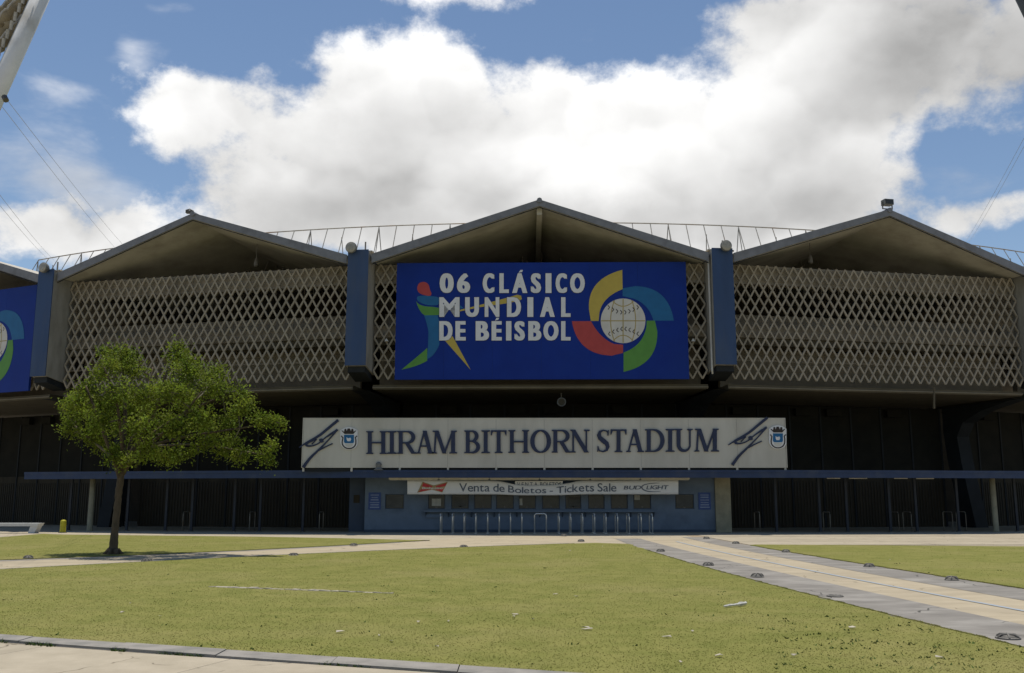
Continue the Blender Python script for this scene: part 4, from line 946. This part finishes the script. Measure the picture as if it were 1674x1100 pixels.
# queue rails
qx = [720, 739.5, 758.5, 777.5, 797, 816, 834.5, 853]
qx2 = [914, 933, 952.5, 972, 990.5, 1009.5, 1028.5, 1048, 1066.5]
YQ = 44.15
proto = None
allq = qx + qx2
words = ['first', 'second', 'third', 'fourth', 'fifth', 'sixth', 'seventh', 'eighth', 'ninth']
for i, px in enumerate(allq):
    x = P(px, 850, YQ).x; sd_ = i < len(qx)
    lb = f'polished steel queue rail, {words[i if sd_ else i - len(qx)]} from the left ' + ('left of' if sd_ else 'right of') + ' the cross rail'
    if proto is None:
        t = root('queue_rail', (x, YQ, 0), lb, 'queue rail', 'queue rails before the ticket windows')
        MB().tube([(0, 0, .003), (0, 0, .74), (0, .02, .82), (0, .07, .87), (0, .14, .89), (0, .8, .89), (0, .87, .87), (0, .92, .82), (0, .94, .74), (0, .94, .003)], .03, 10).build('tube', 'steel', t, world=False, smooth=True, fixn=False)
        for y in (0, .94): MB().lathe([(.07, .001), (.07, .015), (.036, .022)], 12, (0, y, 0)).build('foot', 'steel', t, world=False)
        proto = t
    else:
        t = proto.copy(); COL.objects.link(t); t.location = (x, YQ, 0); t['label'] = lb
        for chd in list(proto.children):
            c_ = chd.copy(); COL.objects.link(c_); c_.parent = t
x0, x1 = P(874, 850, YQ).x, P(893, 850, YQ).x
t = root('queue_rail', ((x0 + x1) / 2, YQ, 0), 'polished steel cross rail turned broadside in the row of queue rails', 'queue rail', 'queue rails before the ticket windows')
hw_ = (x1 - x0) / 2
MB().tube([(-hw_, 0, .003), (-hw_, 0, .80), (-hw_ + .03, 0, .87), (-hw_ + .1, 0, .89), (hw_ - .1, 0, .89), (hw_ - .03, 0, .87), (hw_, 0, .80), (hw_, 0, .003)], .03, 10).build('tube', 'steel', t, world=False, smooth=True, fixn=False)
for sg in (-1, 1): MB().lathe([(.07, .001), (.07, .015), (.036, .022)], 12, (sg * hw_, 0, 0)).build('foot', 'steel', t, world=False)

# ------------------------------------------------------------------ bench, bollard
Yb_ = 44.6
a, b = P(-22, 860, Yb_), P(68, 860, Yb_); L_ = b.x - a.x
t = root('bench', ((a.x + b.x) / 2, Yb_, 0), 'white concrete bench with splayed ends at the left edge', 'bench')
h = .46
MB().hexa([(-L_ / 2 + .07, -.25, h - .14), (L_ / 2 - .07, -.25, h - .14), (L_ / 2 - .07, .25, h - .14), (-L_ / 2 + .07, .25, h - .14), (-L_ / 2, -.27, h), (L_ / 2, -.27, h), (L_ / 2, .27, h), (-L_ / 2, .27, h)]).build('seat', 'bench_conc', t, world=False)
for sg in (-1, 1):
    MB().hexa([(sg * (L_ / 2 - .50), -.22, 0), (sg * (L_ / 2 - .22), -.22, 0), (sg * (L_ / 2 - .22), .22, 0), (sg * (L_ / 2 - .50), .22, 0), (sg * (L_ / 2 - .42), -.22, h - .142), (sg * (L_ / 2 - .08), -.22, h - .142), (sg * (L_ / 2 - .08), .22, h - .142), (sg * (L_ / 2 - .42), .22, h - .142)]).build('leg', 'bench_conc', t, world=False)
c = P(103, 862, 45.2)
t = root('bollard', (c.x, 45.2, 0), 'short yellow bollard standing in the shade left of the tree', 'bollard')
MB().lathe([(.15, 0), (.145, .03), (.13, .06), (.13, .5), (.12, .55), (.08, .585), (.02, .6)], 18).build('body', 'yellow_paint', t, world=False, smooth=True)
MB().lathe([(.19, .001), (.19, .02)], 18).build('base', 'iron', t, world=False)

# ------------------------------------------------------------------ dome lights along the paths
domes = [(922, 876.5, 'beside the blue booth left of the walkway head'), (950, 885.5, 'at the lawn tip near the walkway'), (1080, 902, 'on the near grey band, farthest along the walkway'), (1158, 925, 'on the near grey band, second from the far end'), (1238, 944, 'on the near grey band, third from the far end'), (1365, 976, 'sunken flat in the near grey band, middle of the walkway'), (1648, 1045, 'on the near grey band, largest at the lower right'),
         (1155, 881, 'on the far grey band, nearest to the beige column'), (1203, 889, 'on the far band at the right lawn tip'), (1285, 903, 'on the far grey band, third from the booth'), (1421, 927, 'on the far grey band, fourth from the booth'), (1556, 949, 'on the far grey band, nearest the right edge'),
         (46, 914, 'by the narrow footpath at the left edge'), (240, 918.5, 'by the narrow footpath right of the tree'), (480, 909, 'by the narrow footpath, third from the left edge'), (578, 893, 'in the lawn tip above the narrow footpath'), (758, 895, 'by the narrow footpath, nearest the walkway')]
dproto = {}
for px, py, where in domes:
    g = G(px, py); flat = 'sunken' in where; low = 'largest' in where
    key = 'f' if flat else 'l' if low else 'd'
    if key not in dproto:
        hgt = {'f': .02, 'l': .05, 'd': .075}[key]
        ring_ = MB().lathe([(.155, 0), (.155, .012), (.135, .02)], 20).mesh('r', 'dome_iron', fixn=True)
        glassm = MB().lathe([(.12, .0), (.115, hgt * .5), (.08, hgt * .8), (.03, hgt * .92)], 20).mesh('g', 'dome_iron', True, fixn=True)
        ribm = MB().tube([(.142, 0, .015), (.132, 0, hgt * .6), (.10, 0, hgt * .98), (0, 0, hgt * 1.1), (-.10, 0, hgt * .98), (-.132, 0, hgt * .6), (-.142, 0, .015)], .014, 6).mesh('b', 'dome_iron', fixn=False)
        dproto[key] = (ring_, glassm, ribm)
    t = root('path_light', (g.x, g.y, .024 if py in (914, 893) else .012), 'dark caged dome path light ' + where, 'path light', 'dome lights set along the paths')
    rm, gm_, bm_ = dproto[key]
    t.rotation_euler = (0, 0, random.uniform(0, 1.5)); t.scale = (.88, .88, .85)
    for nm, me, rz in (('base_ring', rm, 0), ('lens', gm_, 0), ('cage_rib', bm_, 0), ('cage_rib', bm_, R(60)), ('cage_rib', bm_, R(120))):
        o = bpy.data.objects.new(nm, me); COL.objects.link(o); o.parent = t; o.rotation_euler = (0, 0, rz)

# ------------------------------------------------------------------ masts and cables
def cable(p, q, sagm, label, r=.022):
    pts = [p.lerp(q, i / 16) - Vector((0, 0, sagm * 4 * (i / 16) * (1 - i / 16))) for i in range(17)]
    s_ = MB().tube([x - p for x in pts], r, 6); o = s_.build('cable', 'cable', fixn=False); o.location = p; tag(o, label, 'cable', 'guy cables'); return o
YM = 16.0
t0, t1 = P(-4, 150, YM), P(82, -40, YM); dm = (t1 - t0).normalized()
foot = t0 - dm * (t0.z / dm.z)
MS = root('mast', foot, 'thick white leaning mast with a furled canvas sail in the upper left corner', 'mast')
tp = t1 + dm * .25
MB().tube([foot, t0, tp], [.22, .158, .152], 20).build('pole', 'mast_white', MS, smooth=True)
MB().lathe([(.55, 0), (.55, .06), (.3, .09)], 20, tuple(foot)).build('base_plate', 'iron', MS)
MB().tube([P(7, 158, YM - .22), P(10, 164, YM - .25)], .05, 8).build('eye_bolt', 'iron', MS)
for i in range(24):
    q = foot.lerp(tp, .64 + .36 * i / 24) + Vector((-.20, -.10, 0))
    MB().tube([q, q + dm * .16 + Vector((-.02, -.04, .0))], .03, 6).build('lacing', 'rope', MS, fixn=False)
for j, (ya, yb, r_) in enumerate(((22, -52, .08), (36, -32, .11), (55, -6, .12), (72, 22, .10), (44, -18, .10))):
    p0_, p1_ = P(-60, ya + 40, YM + .25 - .1 * (j % 2)), P(72 - (ya - 22) * .45, yb, YM + .15 - .1 * (j % 2)); pts = []; rr = []
    for i in range(30):
        f_ = i / 29; q = p0_.lerp(p1_, f_); q.z -= .16 * math.sin(math.pi * f_) ; pts.append(q); rr.append(r_ * (1 + .16 * math.sin(i * 2.3 + j)))
    MB().tube(pts, rr, 10).build('sail_roll', 'sail', MS, smooth=True, fixn=False)
    MB().tube([q + Vector((0, -r_ * .9, .05 + .02 * math.sin(i * 2.0))) for i, q in enumerate(pts)], .028, 6).build('sail_rope', 'rope', MS, fixn=False)
q0, q1 = P(1663, -20, YM), P(1690, 34, YM); dq = (q0 - q1).normalized(); foot2 = q1 - dq * (q1.z / dq.z)
MS2 = root('mast', foot2, 'dark leaning mast just touching the upper right corner', 'mast')
MB().tube([foot2, q1, q0 + dq * .25], [.26, .12, .11], 16).build('pole', 'mast_dark', MS2, smooth=True)
MB().lathe([(.55, 0), (.55, .06), (.3, .09)], 20, tuple(foot2)).build('base_plate', 'iron', MS2)
cable(P(-6, 162, YM), P(200, 418, 52), .1, 'left one of the twin guy cables running down from the white mast', .0045)
cable(P(0, 148, YM), P(212, 412, 52), .1, 'right one of the twin guy cables running down from the white mast', .0045)
cable(P(-60, 262, YM), P(80, 425, 53), .1, 'left one of the lower guy cable pair at the left edge', .0045)
cable(P(-46, 258, YM), P(88, 425, 53), .1, 'right one of the lower guy cable pair at the left edge', .0045)
cable(P(1731, 118, YM), P(1578, 396, 53), .1, 'left one of the guy cable pair at the right edge', .0045)
cable(P(1735, 126, YM), P(1584, 396, 53), .1, 'right one of the guy cable pair at the right edge', .0045)

# ------------------------------------------------------------------ the tree
base = G(185, 905.5, .022); YT = base.y
TR = root('tree', base, 'young broad-leaved tree with a leaning trunk on the lawn left of the booth', 'tree')
def tp_(px, py, dy=0.0): return P(px, py, YT + dy)
trunk = [Vector((base.x, base.y, -.1)), tp_(185.5, 893), tp_(188, 865), tp_(191, 835), tp_(194, 805), tp_(197, 780), tp_(199, 765)]
tk, tr_ = [], []
for i in range(31):
    f_ = i / 30 * 6; j = min(int(f_), 5); g_ = f_ - j; rr_ = [.18, .12, .10, .094, .094, .10, .095]
    tk.append(trunk[j].lerp(trunk[j + 1], g_) + Vector((random.uniform(-.008, .008), random.uniform(-.008, .008), 0))); tr_.append((rr_[j] + (rr_[j + 1] - rr_[j]) * g_) * random.uniform(.93, 1.08))
MB().tube(tk, tr_, 12).build('trunk', 'bark', TR, smooth=True, fixn=False)
rt = MB()
for i in range(6):
    a = i * 1.05 + .3; rt.tube([(base.x + .1 * math.cos(a), base.y + .1 * math.sin(a), .14), (base.x + .2 * math.cos(a), base.y + .2 * math.sin(a), .04), (base.x + .32 * math.cos(a), base.y + .32 * math.sin(a), -.03)], [.08, .06, .02], 6)
rt.build('root_flare', 'bark', TR, smooth=True, fixn=False)
limbs = [([(197, 782), (188, 755), (172, 715), (155, 670), (140, 630)], -.6, .075), ([(198, 770), (203, 720), (205, 660), (200, 590)], .5, .085), ([(199, 768), (225, 725), (255, 670), (275, 600)], -.3, .085),
         ([(200, 765), (215, 735), (260, 700), (320, 665), (385, 640)], .6, .075), ([(201, 775), (225, 735), (290, 715), (360, 705), (455, 690)], -.5, .055), ([(215, 735), (260, 728), (330, 725), (400, 738), (437, 744)], .2, .03),
         ([(192, 760), (170, 735), (130, 705), (110, 680)], .8, .045), ([(199, 770), (215, 720), (240, 650), (250, 600)], 1.4, .06), ([(199, 770), (200, 720), (190, 650), (170, 600)], -1.5, .055), ([(200, 768), (240, 730), (290, 690), (330, 640)], -1.6, .06)]
tips = []
for pts, dy, r_ in limbs:
    q = []
    for i in range(13):
        f_ = i / 12 * (len(pts) - 1); j = min(int(f_), len(pts) - 2); g = f_ - j
        q.append(tp_(pts[j][0] + (pts[j + 1][0] - pts[j][0]) * g, pts[j][1] + (pts[j + 1][1] - pts[j][1]) * g, dy * (i / 12) ** .8))
    for _ in range(2): q = [q[0]] + [(q[i - 1] + q[i] * 2 + q[i + 1]) / 4 for i in range(1, len(q) - 1)] + [q[-1]]
    MB().tube(q, [r_ * (1 - .8 * i / 12) + .008 for i in range(13)], 8).build('limb', 'bark' if r_ > .05 else 'twig', TR, smooth=True, fixn=False); tips.append(q)
# leaf clumps: (px, py, radius px, depth)
cl = [(195, 590, 34, 0), (180, 600, 26, -.9), (215, 605, 30, .7), (160, 612, 20, .2), (290, 590, 32, .2), (305, 605, 30, -.9), (325, 605, 26, .4), (356, 612, 20, 0), (340, 632, 30, -.6), (368, 640, 26, .5), (395, 645, 17, 0), (390, 670, 24, -.4), (372, 690, 24, .6),
      (142, 642, 30, 0), (124, 662, 26, -.7), (150, 668, 28, .9), (116, 692, 18, 0), (160, 692, 30, -1.2), (143, 712, 26, .3), (170, 728, 24, .7), (195, 642, 32, -1.4), (215, 662, 32, 1.4), (240, 650, 30, -1.0), (262, 640, 28, 1.0), (283, 642, 30, -1.6), (303, 662, 32, 1.3), (322, 684, 30, -1.1),
      (346, 704, 26, .8), (330, 728, 24, -.3), (365, 735, 22, .4), (390, 746, 15, 0), (380, 720, 18, -.5), (290, 702, 32, -1.6), (265, 690, 30, 1.6), (232, 702, 32, -1.7), (203, 700, 32, 1.5), (185, 746, 22, -.4), (215, 738, 24, 1.0), (242, 738, 28, -1.0), (270, 748, 24, .5), (298, 744, 22, -.6), (205, 756, 15, -.8),
      (430, 685, 13, -.5), (420, 690, 14, -.45), (445, 690, 12, -.5), (460, 697, 8, -.5), (408, 665, 12, -.2), (432, 745, 15, .2), (440, 728, 12, .2), (436, 755, 9, .2), (398, 740, 10, .2), (108, 668, 15, .4), (105, 705, 8, 0), (175, 575, 12, .2), (215, 577, 12, .0), (290, 568, 10, .0), (240, 668, 20, -.2), (300, 625, 18, 0), (180, 665, 22, .3)]
LV, LF = [], []
tw = MB()
for px, py, rp, dy in cl:
    c = tp_(px, py, dy); rr = rp / F * YT * .90
    n_ = int(820 * (rp / 32) ** 2) + 80
    # shoots inside the clump carry the leaves, so the outline is ragged
    ns = max(5, int(24 * (rp / 32) ** 2))
    near_pt = min((p for q in tips for p in q), key=lambda p: (p - c).length)
    tw.tube([near_pt, near_pt.lerp(c, .5) + Vector((0, 0, -.05)), c], [.022, .015, .008], 5, cap=False)
    for s_i in range(ns):
        d = Vector(rng.normal(size=3)); d.normalize(); d.z = d.z * .8 + .12
        e = c + d * rr * random.uniform(.55, 1.12)
        if s_i % 3 == 0: tw.tube([c, c.lerp(e, .9)], [.008, .004], 4, cap=False)
        for l_i in range(n_ // ns):
            f_ = random.uniform(.2, 1.0) ** .7
            p = c.lerp(e, f_) + Vector(rng.normal(size=3)) * (.085 + .03 * f_)
            ax = (d * .7 + Vector(rng.normal(size=3)) * .7 + Vector((0, 0, .05))).normalized(); nrm_ = Vector((rng.normal() * .7, rng.normal() * .7, 1)).normalized()
            sd2 = ax.cross(nrm_)
            if sd2.length < .1: continue
            sd2.normalize(); L2 = random.uniform(.05, .115); W2 = L2 * .29
            b_ = len(LV); up2 = nrm_ * (.012)
            LV += [tuple(p), tuple(p + ax * L2 * .5 + sd2 * W2 + up2), tuple(p + ax * L2), tuple(p + ax * L2 * .5 - sd2 * W2 + up2)]
            LF += [(b_, b_ + 1, b_ + 2), (b_, b_ + 2, b_ + 3)]
cr = MB(); cr.v = LV; cr.f = LF; cr.build('crown', 'leaf', TR, fixn=False)
tag(tw.build('twigs', 'twig', TR, fixn=False), kind='stuff')

# ------------------------------------------------------------------ grass blades, weeds, litter
def inpoly(x, y, poly):
    ins = np.zeros(len(x), bool); n = len(poly)
    for i in range(n):
        x0, y0 = poly[i]; x1, y1 = poly[(i + 1) % n]
        if y0 == y1: continue
        c = ((y0 > y) != (y1 > y)) & (x < (x1 - x0) * (y - y0) / (y1 - y0) + x0); ins ^= c
    return ins
def scatter(n, poly, y0, y1, power):
    u = rng.random(n); Y = y0 * (y1 / y0) ** u if power else y0 + (y1 - y0) * u
    half = Y * .60; x = (rng.random(n) * 2 - 1) * half
    k_ = inpoly(x, Y, poly); return x[k_], Y[k_]
def blades(name, x, y, m, h0, h1, wd, z=.02, lean=.8, label=''):
    n = len(x); a = rng.random(n) * 6.283; h = h0 + (h1 - h0) * rng.random(n); wv = wd * (.7 + .6 * rng.random(n)) * (1 + y / 25); la = rng.normal(size=(n, 2)) * lean * h[:, None]
    v = np.zeros((n, 3, 3)); dx, dy = np.cos(a) * wv, np.sin(a) * wv
    v[:, 0] = np.stack([x - dx, y - dy, np.full(n, z)], 1); v[:, 1] = np.stack([x + dx, y + dy, np.full(n, z)], 1); v[:, 2] = np.stack([x + la[:, 0], y + la[:, 1], z + h], 1)
    me = bpy.data.meshes.new(name); me.vertices.add(3 * n); me.vertices.foreach_set('co', v.reshape(-1)); me.loops.add(3 * n); me.loops.foreach_set('vertex_index', np.arange(3 * n, dtype=np.int32))
    me.polygons.add(n); me.polygons.foreach_set('loop_start', np.arange(0, 3 * n, 3, dtype=np.int32)); me.polygons.foreach_set('loop_total', np.full(n, 3, np.int32)); me.update(calc_edges=True); me.materials.append(MATS[m])
    o = bpy.data.objects.new(name, me); COL.objects.link(o); tag(o, label, 'grass', kind='stuff'); return o
gx, gy = [], []
for poly, n, y0, y1 in ((lawn_near, 210000, 8.5, 34, ), (lawn_far, 60000, 24, 42), (lawn_right, 60000, 12, 34)):
    x, y = scatter(n, poly, y0, y1, True); gx.append(x); gy.append(y)
def edge(fn, a0, a1, n, sgn, by):
    t_ = a0 * (a1 / a0) ** rng.random(n) if by == 'y' else a0 + (a1 - a0) * rng.random(n)
    wob = .02 * np.sin(t_ * 5.1) + .02 * np.sin(t_ * 13.7 + 2) + .02
    d_ = sgn * (rng.random(n) * (.03 + np.maximum(wob, 0)) - .02)
    v_ = np.polyval(fn.coeffs, t_) + d_
    if by == 'y': gx.append(v_); gy.append(t_)
    else: gx.append(t_); gy.append(v_)
edge(fE[0], 8.5, 30, 14000, 1, 'y'); edge(fE[4], 12, 32, 7000, -1, 'y'); edge(fL, -17, 2.2, 9000, 1, 'x'); edge(fU, -17, -4, 5000, -1, 'x'); edge(fK0, -8, 1.5, 7000, -1, 'x')
gx, gy = np.concatenate(gx), np.concatenate(gy)
blades('grass', gx, gy, 'blade', .004, .012, .006, label='short mown grass covering the lawns')
# darker weeds in patches near the right walkway and in the front
wx, wy = [], []
for _ in range(200):
    if random.random() < .55: c = G(random.uniform(1250, 1674), random.uniform(1010, 1098))
    else: c = G(random.uniform(0, 1674), random.uniform(905, 1098))
    n = random.randint(2, 5); sp_ = random.uniform(.012, .04); wx += list(c.x + rng.normal(size=n) * sp_ * 1.5); wy += list(c.y + rng.normal(size=n) * sp_)
wx, wy = np.array(wx), np.array(wy); k_ = inpoly(wx, wy, lawn_near) | inpoly(wx, wy, lawn_right)
blades('weeds', wx[k_], wy[k_], 'weed', .015, .032, .009, label='dark low weeds dotted through the lawn')
# grass tufts creeping over the kerb joint
ex, ey = [], []
for _ in range(1500):
    x = random.uniform(-8, 0.5)
    if math.sin(x * 3.1) + math.sin(x * 7.3 + 1) > .4: ex.append(x); ey.append(float(fK1(x)) + random.uniform(-.03, .03))
blades('kerb_weeds', np.array(ex), np.array(ey), 'weed', .02, .05, .006, z=.003, label='thin weeds growing in the joint along the kerb')
sc_ = [(213, 986), (200, 1001), (262, 1008), (476, 994), (684, 1017), (840, 1008), (733, 1016), (960, 1028), (1175, 1072), (1298, 1072), (556, 1033), (620, 1039), (714, 1057), (908, 972), (942, 975), (932, 900), (985, 893), (842, 1004), (1090, 1041), (1132, 1032), (1393, 1026), (1113, 1083), (958, 1026), (871, 1012), (1535, 1074), (1455, 915), (1287, 908), (640, 1048), ]
for px, py in sc_:
    g = G(px, py, .036); n = random.randint(4, 6); a0 = random.uniform(0, 6.28); r_ = random.uniform(.014, .034); mb = MB()
    top_ = [(r_ * (1 + .6 * math.cos(a0 + 1)) * math.cos(a0 + 6.283 * i / n) * 1.5, r_ * math.sin(a0 + 6.283 * i / n), random.uniform(.0, .02)) for i in range(n)]
    mb.add(top_ + [(x, y, z - .004) for x, y, z in top_], [tuple(range(n)), tuple(range(2 * n - 1, n - 1, -1))] + [(i, i + n, (i + 1) % n + n, (i + 1) % n) for i in range(n)])
    mb.top('dry_leaf', 'scrap', (0, 0, 0), 'small pale dry leaf lying on the lawn', 'leaf', 'dry leaves on the lawn').location = g
# rolled paper on the lawn
a, b = G(1183, 996.5), G(1221, 992.5); m_ = (a + b) / 2; d_ = b - a
t = root('paper_roll', (m_.x, m_.y, .03), 'crumpled white paper tube lying on the lawn near the walkway', 'paper', rz=math.atan2(d_.y, d_.x))
L_ = d_.length / 2
pt_ = MB(); ux = np.linspace(-L_, L_ * .95, 12)
pt_.tube([(x, random.uniform(-.012, .012), .018 + .012 * i / 11) for i, x in enumerate(ux)], [random.uniform(.010, .026) + .008 * i / 11 for i in range(12)], 5).build('tube', 'scrap_white', t, world=False, smooth=False, fixn=False)
MB().hexa([(L_ * .7, .04, .0), (L_ * 1.5, .12, .0), (L_ * 1.55, .15, .0), (L_ * .7, .08, .0), (L_ * .7, .04, .01), (L_ * 1.5, .12, .008), (L_ * 1.55, .15, .008), (L_ * .7, .08, .01)]).build('loose_strip', 'scrap', t, world=False)
